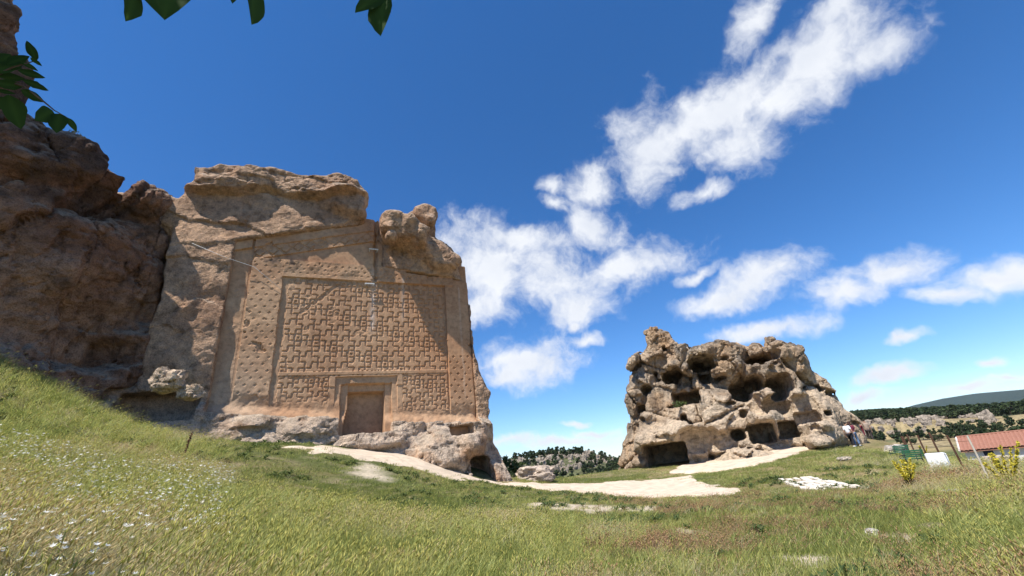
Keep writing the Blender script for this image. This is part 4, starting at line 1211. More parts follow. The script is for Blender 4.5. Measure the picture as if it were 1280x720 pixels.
# ---- paving of pale stones in the lawn
def build_paving():
    q = px_poly([(972, 601), (1016, 597), (1098, 613), (1022, 615)])
    root = empty('stone_paving', (q[0][0], q[0][1], ground_at(*q[0])))
    tag(root, 'patch of pale flat paving stones set in the lawn', 'paving')
    m = plain('paving_stone', (0.62, 0.56, 0.47), 0.95, 0.18, 6, spec=0.1)
    A, Bq, C, D = [np.array(v) for v in q]
    nu, nv = 11, 5
    for i in range(nu):
        for j in range(nv):
            if random.random() < 0.06: continue
            def pt(s, t): return (A * (1 - s) + Bq * s) * (1 - t) + (D * (1 - s) + C * s) * t
            g = 0.07 + 0.07 * random.random()
            cs = [pt((j + a) / nv, (i + b) / nu) for a, b in ((g, g), (1 - g, g), (1 - g, 1 - g), (g, 1 - g))]
            jit = [c + np.array([random.uniform(-.05, .05), random.uniform(-.05, .05)]) for c in cs]
            ce = sum(jit) / 4
            zt = 0.05 + 0.025 * random.random()
            top = [(c[0], c[1], ground_at(c[0], c[1]) + zt) for c in jit]
            ins = [(ce[0] + (c[0] - ce[0]) * .9, ce[1] + (c[1] - ce[1]) * .9, ground_at(c[0], c[1]) + zt + 0.012) for c in jit]
            bot = [(c[0], c[1], ground_at(c[0], c[1]) - 0.1) for c in jit]
            b = MB(); b.add(bot + top + ins, [(k, (k + 1) % 4, 4 + (k + 1) % 4, 4 + k) for k in range(4)] + [(4 + k, 4 + (k + 1) % 4, 8 + (k + 1) % 4, 8 + k) for k in range(4)] + [(8, 9, 10, 11)])
            child('paving_stone', b.mesh('paving_stone'), m, root)
    return q
PAVE = build_paving()

# ------------------------------------------------------------------ grass
def blades(n, hmin, hmax, width, spread, lean, seed, heads=0.0, curl=0.35):
    r = np.random.default_rng(seed); V = []; F = []; T = []
    for k in range(n):
        a, d = r.random() * 6.28, spread * math.sqrt(r.random())
        bx_, by_ = d * math.cos(a), d * math.sin(a)
        h = r.uniform(hmin, hmax); t = r.random() * 6.28
        dirx, diry = math.cos(t) * curl + lean, math.sin(t) * curl
        w = width * r.uniform(0.6, 1.3); px, py = -math.sin(t + 1.2) * w / 2, math.cos(t + 1.2) * w / 2
        tt = r.uniform(0.45, 1.4); hue = r.uniform(0.9, 1.1)
        b = len(V)
        lev = [(0, 1.0), (0.5, 0.8), (0.85, 0.45)]
        for (s, ww) in lev:
            cx, cy, cz = bx_ + dirx * h * s * s, by_ + diry * h * s * s, h * s * (1 - 0.25 * s * abs(lean))
            V += [(cx - px * ww, cy - py * ww, cz), (cx + px * ww, cy + py * ww, cz)]
        V.append((bx_ + dirx * h, by_ + diry * h, h * (1 - 0.25 * abs(lean))))
        F += [(b, b + 1, b + 3), (b, b + 3, b + 2), (b + 2, b + 3, b + 5), (b + 2, b + 5, b + 4), (b + 4, b + 5, b + 6)]
        T += [(tt * hue, tt, tt / hue)] * 7
        if r.random() < heads:   # seed head: a small spindle
            c = np.array(V[-1]); u = np.array([dirx, diry, 0.7]); u /= np.linalg.norm(u); hh = h * 0.16; ww = width * 0.85
            e = np.cross(u, [0, 0, 1.0]); e /= np.linalg.norm(e) + 1e-9; g = np.cross(u, e)
            b = len(V)
            V += [tuple(c - u * 0.02), tuple(c + u * hh * .4 + e * ww), tuple(c + u * hh * .4 - e * ww * .5 + g * ww * .8), tuple(c + u * hh * .4 - e * ww * .5 - g * ww * .8), tuple(c + u * hh)]
            F += [(b, b + 1, b + 2), (b, b + 2, b + 3), (b, b + 3, b + 1), (b + 4, b + 2, b + 1), (b + 4, b + 3, b + 2), (b + 4, b + 1, b + 3)]
            T += [(1.25, 1.12, 0.95)] * 5
    me = mesh_np('grass_tuft', np.array(V), np.array(F), True, np.array(T))
    return me
def tuft(name, mat, *a, **k):
    me = blades(*a, **k); me.materials.append(mat)
    return bpy.data.objects.new(name + '_source', me)
M_GREEN = leafy('green_grass', (0.22, 0.27, 0.065), (0.38, 0.40, 0.12), 0.45, 0.55, 0.9)
M_STRAW = leafy('dry_grass', (0.47, 0.42, 0.24), (0.62, 0.56, 0.35), 0.45, 0.6, 0.9)
M_OLIVE = leafy('olive_grass', (0.35, 0.40, 0.11), (0.56, 0.55, 0.20), 0.45, 0.6, 0.9)
M_WHITE = leafy('white_petals', (0.75, 0.75, 0.70), (0.82, 0.80, 0.72), 0.3, 0.6, 0.0)
SRC = {'short': [tuft('short_turf', M_GREEN, 26, 0.03, 0.12, 0.010, 0.16, 0.15, 1), tuft('short_turf_b', M_OLIVE, 24, 0.03, 0.13, 0.010, 0.18, 0.15, 2)],
       'red': [tuft('red_brome', leafy('reddish_grass', (0.34, 0.22, 0.13), (0.46, 0.33, 0.20), 0.4, 0.6, 0.9), 16, 0.14, 0.36, 0.010, 0.14, 0.45, 6, heads=0.7)], 'tall': [tuft('green_grass', M_GREEN, 24, 0.10, 0.40, 0.008, 0.13, 0.35, 3), tuft('olive_grass', M_OLIVE, 24, 0.12, 0.46, 0.007, 0.14, 0.45, 4, heads=0.3), tuft('straw_grass', M_STRAW, 20, 0.16, 0.55, 0.006, 0.13, 0.5, 5, heads=0.6)],}
def sample(n, R0, R1, seed, a0=-66, a1=62):
    r = np.random.default_rng(seed)
    R = np.sqrt(r.uniform(R0 * R0, R1 * R1, n)); a = np.radians(r.uniform(a0, a1, n))
    return R * np.sin(a), R * np.cos(a), r
def in_poly(q, x, y): return poly_sd(q, x, y) < 0.1
def grow():
    bins = {}
    def put(key, x, y, s, hz, r):
        bins.setdefault(key, []).append((x, y, s, r.random(len(x)) * 6.28, hz))
    for (n, R0, R1, k, seed) in ((15000, 2.0, 9, 1.0, 1), (26000, 9, 19, 1.25, 2), (22000, 19, 34, 1.7, 3), (9000, 34, 50, 2.2, 4)):
        x, y, r = sample(n, R0, R1, seed)
        pth = path_sd(x, y); bar = bare_sd(x, y)
        # clear of the rocks
        L1 = (np.stack([x, y], 1) - FAC.o[:2]); mu, mw = L1 @ FAC.d[:2], L1 @ FAC.n[:2]
        L2 = (np.stack([x, y], 1) - RK.o[:2]); ru, rw = L2 @ RK.d[:2], L2 @ RK.n[:2]
        L3 = (np.stack([x, y], 1) - CLF.o[:2]); cw = L3 @ CLF.n[:2]
        ok = ((pth > 0.12) | ((pth > -0.5) & (r.random(n) < 0.12))) & ~((mw < 2.6) & (mu < 8.5)) & ~((rw < 2.0) & (rw > -9) & (np.abs(ru - 1) < 13)) & (cw > -0.3)
        ok &= apron_sd(x, y) > 0.1
        ok &= r.random(n) < 0.07 + 0.93 * sstep(-0.1, 0.5, bar)
        pv = poly_sd(PAVE, x, y); ok &= (pv > 0.15) | (r.random(n) < 0.03)
        sparse = sstep(-0.05, 0.3, fbm2(x, y, 0.9, 3, 171) * 0.6 + 0.4 * fbm2(x, y, 0.35, 2, 172))
        azr = np.arctan2(x, y); left = sstep(2.5, -2.5, x - 0.10 * y + 1.0 * fbm2(x, y, 3, 3, 173)) * np.maximum(sstep(-0.55, -0.68, azr), sstep(17, 11, np.hypot(x, y)))           # the unmown slope
        edge = sstep(0.55, 0.78, np.arctan2(x, y) + 0.08 * fbm2(x, y, 4, 3, 174))       # rough grass towards the fence
        tallness = np.clip(np.maximum(left, edge) + 0.35 * sstep(0.0, 0.4, fbm2(x, y, 2.5, 3, 175)) * sstep(20, 13, np.hypot(x, y)), 0, 1)
        ok &= r.random(n) > 0.92 * sparse * (1 - 0.45 * tallness)
        x, y, tallness, r_n = x[ok], y[ok], tallness[ok], r.random(ok.sum())
        tall = r_n < 0.04 + 0.86 * tallness
        q = fbm2(x, y, 2.2, 4, 176) * 0.8 + fbm2(x, y, 6.0, 2, 177) * 0.5 + r.normal(0, 0.2, len(x)) - 0.04 * left[ok] + 0.05
        s = k * (0.75 + 0.5 * r.random(len(x))); hz = k ** -0.85 * np.where(np.hypot(x, y) > 17, 0.8, 1.0)
        st = s * (0.62 + 0.38 * tallness)
        rd = (fbm2(x, y, 2.6, 4, 178) + r.normal(0, 0.15, len(x)) > 0.26) & (x > -3.5) & (np.hypot(x, y) < 24)
        m = rd & (r.random(len(x)) < 0.8); put(('red', 0), x[m], y[m], st[m], hz[m], r); tall = tall & ~m
        m = tall & (q < -0.12); put(('tall', 0), x[m], y[m], st[m], hz[m], r)
        m = tall & (q >= -0.12) & (q < 0.25); put(('tall', 1), x[m], y[m], st[m], hz[m], r)
        m = tall & (q >= 0.25); put(('tall', 2), x[m], y[m], st[m], hz[m], r)
        m = ~tall & (q < 0.12); put(('short', 0), x[m], y[m], s[m], hz[m], r)
        m = ~tall & (q >= 0.12); put(('short', 1), x[m], y[m], s[m], hz[m], r)
    names = {('tall', 0): ('green_grass', 'tall green grass of the slope bending in the wind'), ('tall', 1): ('olive_grass', 'yellowish green meadow grass with seed heads'), ('tall', 2): ('straw_grass', 'dry straw-coloured grass standing among the green'),
             ('red', 0): ('red_brome', 'reddish brown seeding grass in patches of the meadow'), ('short', 0): ('green_turf', 'short green turf of the lawn'), ('short', 1): ('dry_turf', 'short faded turf between the green')}
    for key, lst in bins.items():
        x = np.concatenate([q[0] for q in lst]); y = np.concatenate([q[1] for q in lst]); s = np.concatenate([q[2] for q in lst]); a = np.concatenate([q[3] for q in lst]); hz = np.concatenate([q[4] for q in lst])
        z = H(x, y) - 0.01
        rot = np.stack([0 * x, 0 * x, (a - 3.14) * 0.75 - 0.25], 1)      # the wind bends the blades to the right
        scatter(names[key][0], SRC[key[0]][key[1]], np.stack([x, y, z], 1), rot, np.stack([s, s, s * hz], 1), names[key][1], 'grass')
    print('tufts', {k: sum(len(q[0]) for q in v) for k, v in bins.items()})
grow()
def weed_source():
    V = []; F = []; T = []; r = np.random.default_rng(8)
    for k in range(9):
        a = k * 0.72 + r.random() * 0.4; l = r.uniform(0.10, 0.2); d = np.array([math.cos(a), math.sin(a), 0]); e = np.array([-d[1], d[0], 0]); up = np.array([0, 0, 1.0]); h = r.uniform(0.03, 0.14)
        b = len(V); w = l * 0.22
        V += [d * 0.01, d * l * .45 + e * w + up * h, d * l * .45 - e * w + up * h, d * l * .5 + up * h * .85, d * l + up * h * .5]
        F += [(b, b + 1, b + 3), (b, b + 3, b + 2), (b + 1, b + 4, b + 3), (b + 3, b + 4, b + 2)]; t = r.uniform(.7, 1.2); T += [(t, t, t)] * 5
    me = mesh_np('broadleaf_weed', np.array(V), np.array(F), True, np.array(T)); me.materials.append(M_SHRUB)
    return bpy.data.objects.new('broadleaf_weed_source', me)
x, y, r = sample(3600, 3.0, 26, 41)
m = (fbm2(x, y, 1.4, 3, 182) > 0.05) & (path_sd(x, y) > 0.3)
x, y = x[m], y[m]; s_ = r.uniform(0.7, 1.7, len(x))
scatter('meadow_weeds', weed_source(), np.stack([x, y, H(x, y)], 1), np.stack([0 * x, 0 * x, r.random(len(x)) * 6.28], 1), np.stack([s_, s_, s_], 1), 'broad-leaved dark green weeds among the grass', 'weeds')
def flower_source():
    mb = MB(); r = random.Random(4)
    V = []; F = []
    for k in range(6):
        a = k * math.pi / 3
        b = len(V); V += [(0, 0, 0.30), (0.010 * math.cos(a - .5), 0.010 * math.sin(a - .5), 0.303), (0.022 * math.cos(a), 0.022 * math.sin(a), 0.308), (0.010 * math.cos(a + .5), 0.010 * math.sin(a + .5), 0.303)]
        F.append((b, b + 1, b + 2, b + 3))
    me = mesh_np('meadow_flower', np.array(V), np.array(F), True, np.ones((len(V), 3))); me.materials.append(M_WHITE)
    return bpy.data.objects.new('meadow_flower_source', me)
FLO = flower_source()
x, y, r = sample(3600, 3.5, 17, 31, -62, -34)
cl = fbm2(x, y, 1.6, 3, 181) + 0.35 * sstep(-6, -1, -np.abs(x + 6)) 
m = (cl > 0.10) & (path_sd(x, y) > 0.5)
x, y = x[m], y[m]; s = 1.0 + 0.6 * r.random(len(x))
s = s * (1 + 0.01 * np.hypot(x, y))
scatter('white_flowers', FLO, np.stack([x, y, H(x, y) + 0.02], 1), np.stack([r.normal(0, .35, len(x)), r.normal(0, .35, len(x)), r.random(len(x)) * 6.28], 1), np.stack([s, s, s * 0.95], 1), 'tiny white meadow flowers dotted over the grassy slope', 'flowers')

# ------------------------------------------------------------------ bushes
def bush(name, px, py, R, rad, seed, label, mat, n=900, leaf=0.14, cat='bush', z=None):
    p = at(px, py, R); g = ground_at(p[0], p[1]) if z is None else z
    root = empty(name, (p[0], p[1], g)); tag(root, label, cat)
    P = crown_points(n, rad, seed, 16, 0.0); V, F = cards(P, leaf, 0.8, seed)
    cr = obj('crown', mesh_np('crown', V, F, False, tint_for(len(F), 4, seed)), mat, root)
    mb = MB()
    for k in range(6):
        a = k * 1.05 + seed; mb.tube([(0, 0, -0.1), (math.cos(a) * rad[0] * .3, math.sin(a) * rad[1] * .3, rad[2] * .5), (math.cos(a) * rad[0] * .55, math.sin(a) * rad[1] * .55, rad[2] * 1.1)], [0.05 * rad[2], 0.03 * rad[2], 0.01], 5)
    mb.build('stem', M_BARK, root, True)
    return root
bush('green_bush', 631, 590, 40, (1.7, 1.3, 1.0), 3, 'bright green bush behind the end of the carved rock', M_SHRUB, 900, 0.16)
bush('green_bush', 645, 591, 46, (1.6, 1.3, 0.8), 4, 'lower green bush in the gap left of the pale boulder', M_SHRUB, 800, 0.16)
bush('round_bush', 1239, 546, 150, (5.2, 3.0, 1.8), 5, 'round dark green bush in the dry field behind the red roof', M_PINE, 900, 0.45, z=t_el(-1.95, 150))
bush('round_bush', 1279, 543, 140, (2.4, 2.0, 1.0), 6, 'small dark bush at the field edge over the red roof', M_PINE, 500, 0.4, z=t_el(-1.75, 140))
bush('cliff_shrub', 92, 170, 28.6, (0.55, 0.4, 0.35), 8, 'thin grey shrub growing on the brow of the shaded cliff', leafy('grey_shrub', (0.12, 0.14, 0.09), (0.16, 0.17, 0.11), 0.2, 0.7, 0.9), 140, 0.07, z=at(92, 176, 28.6)[2])
bush('ledge_shrub', 845, 432, 44.0, (0.6, 0.45, 0.3), 9, 'small green shrub in the notch on top of the cave rock', M_SHRUB, 240, 0.09, z=at(846, 437, 44)[2])
bush('cave_shrub', 849, 505, 40.0, (0.75, 0.4, 0.25), 10, 'grassy tuft on the sill of the middle cave', M_SHRUB, 240, 0.09, z=at(849, 508, 40)[2])

# ---- mulleins with yellow flower spikes
M_YEL = leafy('yellow_petals', (0.56, 0.47, 0.045), (0.66, 0.56, 0.07), 0.3, 0.6, 0.5)
def mullein(px, py, R, h, nsp, seed, label):
    r = random.Random(seed); p = at(px, py, R)
    root = empty('mullein_plant', (p[0], p[1], ground_at(p[0], p[1]))); tag(root, label, 'flowering plant')
    for k in range(nsp):
        a = r.random() * 6.28; le = r.uniform(0.08, 0.55); hh = h * r.uniform(0.62, 1.0)
        tip = Vector((math.cos(a) * le * hh + 0.1 * hh, math.sin(a) * le * hh, hh))
        st = MB(); st.tube([(0, 0, 0), tip * 0.5 + Vector((0, 0, 0.03)), tip], [0.013, 0.010, 0.005], 5)
        s_ = st.build('stalk', M_SHRUB, root, True)
        P = np.array([tuple(tip * (0.35 + 0.65 * r.random()) + Vector((r.gauss(0, .018), r.gauss(0, .018), 0))) for _ in range(95)])
        V, F = cards(P, 0.042, 1.0, seed * 10 + k, 1.2)
        obj('flower_spike', mesh_np('flower_spike', V, F, False, tint_for(len(F), 4, seed + k, 0.7, 1.2)), M_YEL, root)['kind'] = 'stuff'
    for k in range(8):
        a = k * 0.79 + r.random() * .3; l = r.uniform(0.22, 0.36)
        b = MB(); d = Vector((math.cos(a), math.sin(a), 0)); e = Vector((-d.y, d.x, 0))
        b.add([(0, 0, .02), d * l * .5 + e * .06 + Vector((0, 0, .12)), d * l + Vector((0, 0, .06)), d * l * .5 - e * .06 + Vector((0, 0, .12))], [(0, 1, 2, 3)])
        b.build('leaf', M_SHRUB, root)
mullein(1140, 612, 19.0, 0.9, 10, 3, 'mullein with many yellow flower spikes beside the stone paving')
mullein(1262, 607, 17.0, 1.15, 8, 4, 'tall yellow mullein in rough grass beyond the pale leaning pole')
mullein(1150, 562, 31.0, 0.8, 5, 5, 'small yellow mullein between the green bench and the fence posts')
def dock(px, py, R, h, label):
    p = at(px, py, R); root = empty('dock_plant', (p[0], p[1], ground_at(p[0], p[1]))); tag(root, label, 'weed')
    m = plain('dock_brown', (0.12, 0.045, 0.03), 0.9, 0.3, 30)
    mb = MB(); mb.tube([(0, 0, 0), (0.03, 0, h * .5), (0.10, 0.02, h)], [0.012, 0.01, 0.004], 5); mb.build('stalk', m, root, True)
    r = np.random.default_rng(3); t = r.uniform(0.35, 1, 130)
    P = np.stack([0.10 * t * t, 0.02 * t, h * t], 1) + r.normal(0, 0.022, (130, 3)); V, F = cards(P, 0.04, 1, 3, 1.2)
    obj('seed_head', mesh_np('seed_head', V, F, False, tint_for(130, 4, 2)), m, root)
dock(233, 556, 19.0, 0.95, 'dark red dock stalk standing above the grass before the cliff chamber')

# ------------------------------------------------------------------ fence
RUST = plain('rusty_iron', (0.13, 0.065, 0.04), 0.9, 0.45, 18)
PALEWOOD = plain('bleached_wood', (0.55, 0.49, 0.40), 0.9, 0.2, 14)
def build_fence():
    spec = [(1130, 550, 37, 1.5, 0.10, RUST), (1140, 557, 33, 1.25, 0.042, RUST), (1156, 563, 29.5, 1.3, 0.042, RUST), (1178, 573, 26, 1.4, 0.04, RUST), (1204, 582, 22.0, 1.2, 0.036, RUST), (1240, 608, 17.2, 1.35, 0.045, PALEWOOD)]
    root = None; tops = []
    for (px, py, R, h, wd, m) in spec:
        p = at(px, py, R); g = ground_at(p[0], p[1])
        if root is None:
            root = empty('wire_fence', (p[0], p[1], g)); tag(root, 'wire fence of rusty iron posts and one pale leaning pole', 'fence')
        b = MB(); lean = random.uniform(-.05, .05)
        base = Vector((p[0], p[1], g - 0.2)); top = Vector((p[0] + lean, p[1] + random.uniform(-.04, .04), g + h))
        if m is RUST:   # angle iron: two thin webs
            ax = (top - base); L_ = ax.length
            for (ox, oy, sx, sy) in ((0, 0, wd, 0.012), (-wd / 2 + .006, wd / 2 + .007, 0.012, wd)):
                vs = [q + Vector((ox + a * sx / 2, oy + c * sy / 2, 0)) for q in (base, top) for a, c in ((-1, -1), (1, -1), (1, 1), (-1, 1))]
                b.add(vs, [(0, 3, 2, 1), (4, 5, 6, 7)] + [(k, (k + 1) % 4, 4 + (k + 1) % 4, 4 + k) for k in range(4)])
        else: b.tube([base, (base + top) / 2 + Vector((.01, 0, 0)), top], [wd * .6, wd * .55, wd * .45], 8)
        child('post', b.mesh('post'), m, root)
        tops.append((base, top, h))
    for f in (0.45, 0.7, 0.92):
        b = MB(); pts = []
        for i in range(len(tops)):
            a = tops[i][0].lerp(tops[i][1], 0.12 + 0.86 * f); pts.append(a)
            if i + 1 < len(tops):
                c = tops[i + 1][0].lerp(tops[i + 1][1], 0.12 + 0.86 * f); pts.append((a + c) / 2 - Vector((0, 0, 0.05)))
        b.tube(pts, 0.006, 4); child('wire', b.mesh('wire'), RUST, root)
build_fence()

# ------------------------------------------------------------------ benches
GREENP = plain('green_paint', (0.02, 0.095, 0.045), 0.4, 0.25, 12, spec=0.5)
BLACKI = plain('black_iron', (0.03, 0.03, 0.032), 0.5, 0.3, 20, spec=0.5)
def bench(px, py, R, rz, label):
    p = at(px, py, R); g = ground_at(p[0], p[1])
    root = empty('park_bench', (p[0], p[1], g), rz); tag(root, label, 'bench', 'green slatted benches on the lawn edge')
    root.scale = (0.72, 0.72, 0.72)
    Lb = 1.2
    def part(name, c, s, m, rot=None):
        b = bmesh.new(); bmesh.ops.create_cube(b, size=1); bmesh.ops.scale(b, vec=s, verts=b.verts); bmesh.ops.bevel(b, geom=b.edges[:], offset=min(s) * .2, segments=1, affect='EDGES')
        me = bpy.data.meshes.new(name); b.to_mesh(me); b.free(); o = obj(name, me, m, root); o.location = c
        if rot: o.rotation_euler = rot
        return o
    for k in range(5): part('seat_slat', (0, -0.18 + k * 0.095, 0.45), (Lb, 0.08, 0.035), GREENP)
    for k in range(4): part('back_slat', (0, 0.27 + 0.03 * k, 0.55 + k * 0.105), (Lb, 0.03, 0.085), GREENP, (-0.28, 0, 0))
    for sx in (-0.46, 0.46):
        b = MB()
        b.tube([(sx, -0.22, 0), (sx, -0.2, 0.42), (sx, 0.22, 0.42), (sx, 0.40, 0.95)], 0.03, 6); b.tube([(sx, 0.32, 0), (sx, 0.2, 0.42)], 0.03, 6)
        b.tube([(sx, -0.2, 0.42), (sx, -0.2, 0.64), (sx, 0.28, 0.66)], 0.022, 6)
        b.build('side_frame', BLACKI, root, True)
bench(1139, 574, 26.5, math.radians(-72), 'green slatted park bench with dark iron ends before the mullein')
bench(1121, 561, 31.0, math.radians(-80), 'park bench turned towards the rock, beside the thick rusty post')

# ------------------------------------------------------------------ house
def house():
    p = at(1250, 552, 75); root = empty('red_roofed_house', (p[0], p[1], VALLEY + 2.2), math.radians(-46)); tag(root, 'low pale house with a red tiled roof down in the valley', 'house')
    zr, ze, L0, L1, dp = t_el(-1.46, 75), t_el(-2.5, 73), -3.3, 12.0, 3.6
    b0 = VALLEY + 2.2; eave = ze - b0; ridge = zr - b0
    wm, rm, dk = plain('limewash', (0.62, 0.60, 0.56), 0.9, 0.1, 3), plain('red_tile', (0.29, 0.135, 0.09), 0.9, 0.18, 5), plain('window_glass', (0.02, 0.025, 0.04), 0.08, 0.1, 5, spec=0.6)
    b = MB(); b.box(((L0 + L1) / 2, 0, (eave - 2) / 2), (L1 - L0 - .5, dp * 2 - .8, eave + 2)); 
    for xx in (L0 + .27, L1 - .27): b.add([(xx, -dp + .5, eave), (xx, dp - .5, eave), (xx, 0, ridge - .1)], [(0, 1, 2)])
    b.build('wall', wm, root)
    # each slope of the roof: rows of tiles as ribs
    for s in (-1, 1):
        rb = MB(); n = 46
        for k in range(n):
            x0 = L0 + (L1 - L0) * k / n; w = (L1 - L0) / n
            y0, y1 = 0.0, s * dp
            vs = []
            for (yy, zz) in ((y0, ridge), (y1, eave - 0.05)):
                vs += [(x0, yy, zz), (x0 + w * .3, yy, zz + .07), (x0 + w * .7, yy, zz + .07), (x0 + w, yy, zz)]
            rb.add(vs, [(0, 1, 5, 4), (1, 2, 6, 5), (2, 3, 7, 6)])
        rb.add([(L0, 0, ridge - .12), (L1, 0, ridge - .12), (L1, s * dp, eave - .2), (L0, s * dp, eave - .2)], [(0, 1, 2, 3)])
        rb.build('roof_slope', rm, root)
    rt = MB(); rt.tube([(L0, 0, ridge + .04), (L1, 0, ridge + .04)], .12, 8); rt.build('ridge_cap', rm, root)
    for xx in (L0,):
        g = MB(); g.tube([(xx - .05, -dp, eave - .06), (xx - .05, 0, ridge)], .1, 6); g.build('verge', plain('pale_mortar', (0.6, 0.52, 0.45), .9, .1, 4), root)
    for k, xx in enumerate((-1.2, 2.6, 4.3, 6.0, 8.0)):
        f = MB(); y_ = -dp + .4
        wdt, ht, z0 = (0.8, 0.5, eave - 0.75) if k == 0 else (1.0, 1.3, eave - 1.65)
        f.box((xx, y_ - .03, z0 + ht / 2), (wdt + .16, .1, ht + .16)); fr = f.build('window', wm, root)
        g = MB(); g.box((xx, y_ - .075, z0 + ht / 2), (wdt, .03, ht)); g.build('pane', dk, fr)
house()

# ------------------------------------------------------------------ people
def skin_mesh(name, verts, edges, rads, sub=2):
    me = bpy.data.meshes.new(name + '_skeleton'); me.from_pydata(verts, edges, []); o = bpy.data.objects.new(name + '_skeleton', me); COL.objects.link(o)
    md = o.modifiers.new('s', 'SKIN'); md.use_smooth_shade = True
    for k, r in enumerate(rads):
        me.skin_vertices[0].data[k].radius = r if hasattr(r, '__len__') else (r, r)
        me.skin_vertices[0].data[k].use_root = k == 0
    sb = o.modifiers.new('b', 'SUBSURF'); sb.levels = sub; sb.render_levels = sub
    dg = bpy.context.evaluated_depsgraph_get(); out = bpy.data.meshes.new_from_object(o.evaluated_get(dg)); out.name = name
    bpy.data.objects.remove(o); bpy.data.meshes.remove(me)
    out.polygons.foreach_set('use_smooth', [True] * len(out.polygons))
    return out
def person(px, py, R, face, top, legs, hairc, label, shoes=(0.75, 0.75, 0.75), stride=0.16, lean=0.0, h=1.72, bentarm=False, longhair=False):
    p = at(px, py, R); g = ground_at(p[0], p[1])
    root = empty('person', (p[0], p[1], g), face); tag(root, label, 'person', 'visitors at the foot of the cave rock')
    s = h / 1.72
    def S(v): return [(x * s, (y + lean * max(z - 0.9, 0)) * s, z * s) for x, y, z in v]
    sk = plain('skin', (0.42, 0.26, 0.18), 0.6, 0.08, 10)
    a, b = stride, -stride
    hands = [(-0.27, 0.02, 0.80), (0.27, 0.06, 0.80)] if not bentarm else [(-0.16, 0.26, 1.12), (0.16, 0.26, 1.12)]
    elb = [(-0.26, -0.04, 1.08), (0.26, -0.03, 1.08)]
    V = [(0, 0, 0.93), (0, 0, 1.12), (0, -0.01, 1.33), (0, 0, 1.46), (0, 0.02, 1.54), (0, 0.03, 1.64), (0, 0.02, 1.70),
         (-0.17, -0.01, 1.40), elb[0], hands[0], (0.17, -0.01, 1.40), elb[1], hands[1],
         (-0.10, 0, 0.88), (-0.10, 0.05 + a * .6, 0.48), (-0.10, a, 0.09), (-0.10, a + 0.15, 0.04), (0.10, 0, 0.88), (0.10, 0.05 + b * .6, 0.48), (0.10, b, 0.09), (0.10, b + 0.15, 0.04)]
    E_ = [(0, 1), (1, 2), (2, 3), (3, 4), (4, 5), (5, 6), (2, 7), (7, 8), (8, 9), (2, 10), (10, 11), (11, 12), (0, 13), (13, 14), (14, 15), (15, 16), (0, 17), (17, 18), (18, 19), (19, 20)]
    rr = [(.15, .11), (.13, .10), (.15, .11), .06, .075, .10, .07, .07, .05, .035, .07, .05, .035, .095, .065, .045, .035, .095, .065, .045, .035]
    rr = [tuple(q * s for q in r) if hasattr(r, '__len__') else r * s for r in rr]
    obj('body', skin_mesh('body', S(V), E_, rr), sk, root)
    # hands: palm with five fingers
    for hnd, sx in ((hands[0], -1), (hands[1], 1)):
        b_ = MB(); hx, hy, hz = S([hnd])[0]
        b_.tube([(hx, hy, hz + .01), (hx, hy + .01, hz - .07)], [.028, .034], 6)
        for k in range(4): b_.tube([(hx, hy - .03 + k * .02, hz - .06), (hx - sx * .01, hy - .03 + k * .022, hz - .11), (hx - sx * .03, hy - .03 + k * .02, hz - .145 + .008 * abs(k - 1.5))], [.010, .009, .007], 5)
        b_.tube([(hx, hy + .035, hz - .02), (hx - sx * .01, hy + .065, hz - .06), (hx - sx * .015, hy + .06, hz - .085)], [.011, .010, .007], 5)
        b_.build('hand', sk, root, True)
    tm, lm = plain('cloth_top', top, 0.9, 0.1, 6), plain('cloth_legs', legs, 0.9, 0.12, 6)
    midL = tuple((np.array(V[7]) + np.array(elb[0])) / 2 + [0, 0, -0.08]); midR = tuple((np.array(V[10]) + np.array(elb[1])) / 2 + [0, 0, -0.08])
    obj('shirt', skin_mesh('shirt', S([(0, 0, 0.90), V[1], V[2], (0, 0, 1.44), V[7], midL, V[10], midR]), [(0, 1), (1, 2), (2, 3), (2, 4), (4, 5), (2, 6), (6, 7)], [tuple(q * s for q in t) for t in ((.175, .13), (.155, .12), (.175, .13), (.08, .08), (.09, .09), (.075, .075), (.09, .09), (.075, .075))]), tm, root)
    obj('trousers', skin_mesh('trousers', S([(0, 0, 0.96), V[13], V[14], (V[15][0], V[15][1], 0.12), V[17], V[18], (V[19][0], V[19][1], 0.12)]), [(0, 1), (1, 2), (2, 3), (0, 4), (4, 5), (5, 6)], [tuple(q * s for q in t) for t in ((.165, .125), (.11, .115), (.082, .085), (.065, .065), (.11, .115), (.082, .085), (.065, .065))]), lm, root)
    for k in (15, 19):
        x_, y_, _ = V[k]
        obj('shoe', skin_mesh('shoe', S([(x_, y_ - .04, 0.06), (x_, y_ + .08, 0.045), (x_, y_ + .19, 0.035)]), [(0, 1), (1, 2)], [(.055, .05), (.055, .045), (.045, .03)]), plain('shoe_fabric', shoes, .8, .05, 5), root)
    hv = [(0, 0.005, 1.60), (0, -0.01, 1.70), (0, 0.03, 1.735)] + ([(0, -0.07, 1.50), (0, -0.07, 1.36)] if longhair else [])
    obj('hair', skin_mesh('hair', S(hv), [(0, 1), (1, 2)] + ([(0, 3), (3, 4)] if longhair else []), [.095, .10, .05] + ([.07, .05] if longhair else [])), plain('hair', hairc, .7, .2, 20), root)
    fx = S([(0, 0.10, 1.60)])[0]
    f = MB(); f.add([(0, fx[1] + .055, fx[2] - .01), (-.018, fx[1] + .02, fx[2] - .02), (.018, fx[1] + .02, fx[2] - .02), (0, fx[1] + .02, fx[2] + .04)], [(0, 1, 2), (0, 3, 1), (0, 2, 3)])
    f.build('nose', sk, root)
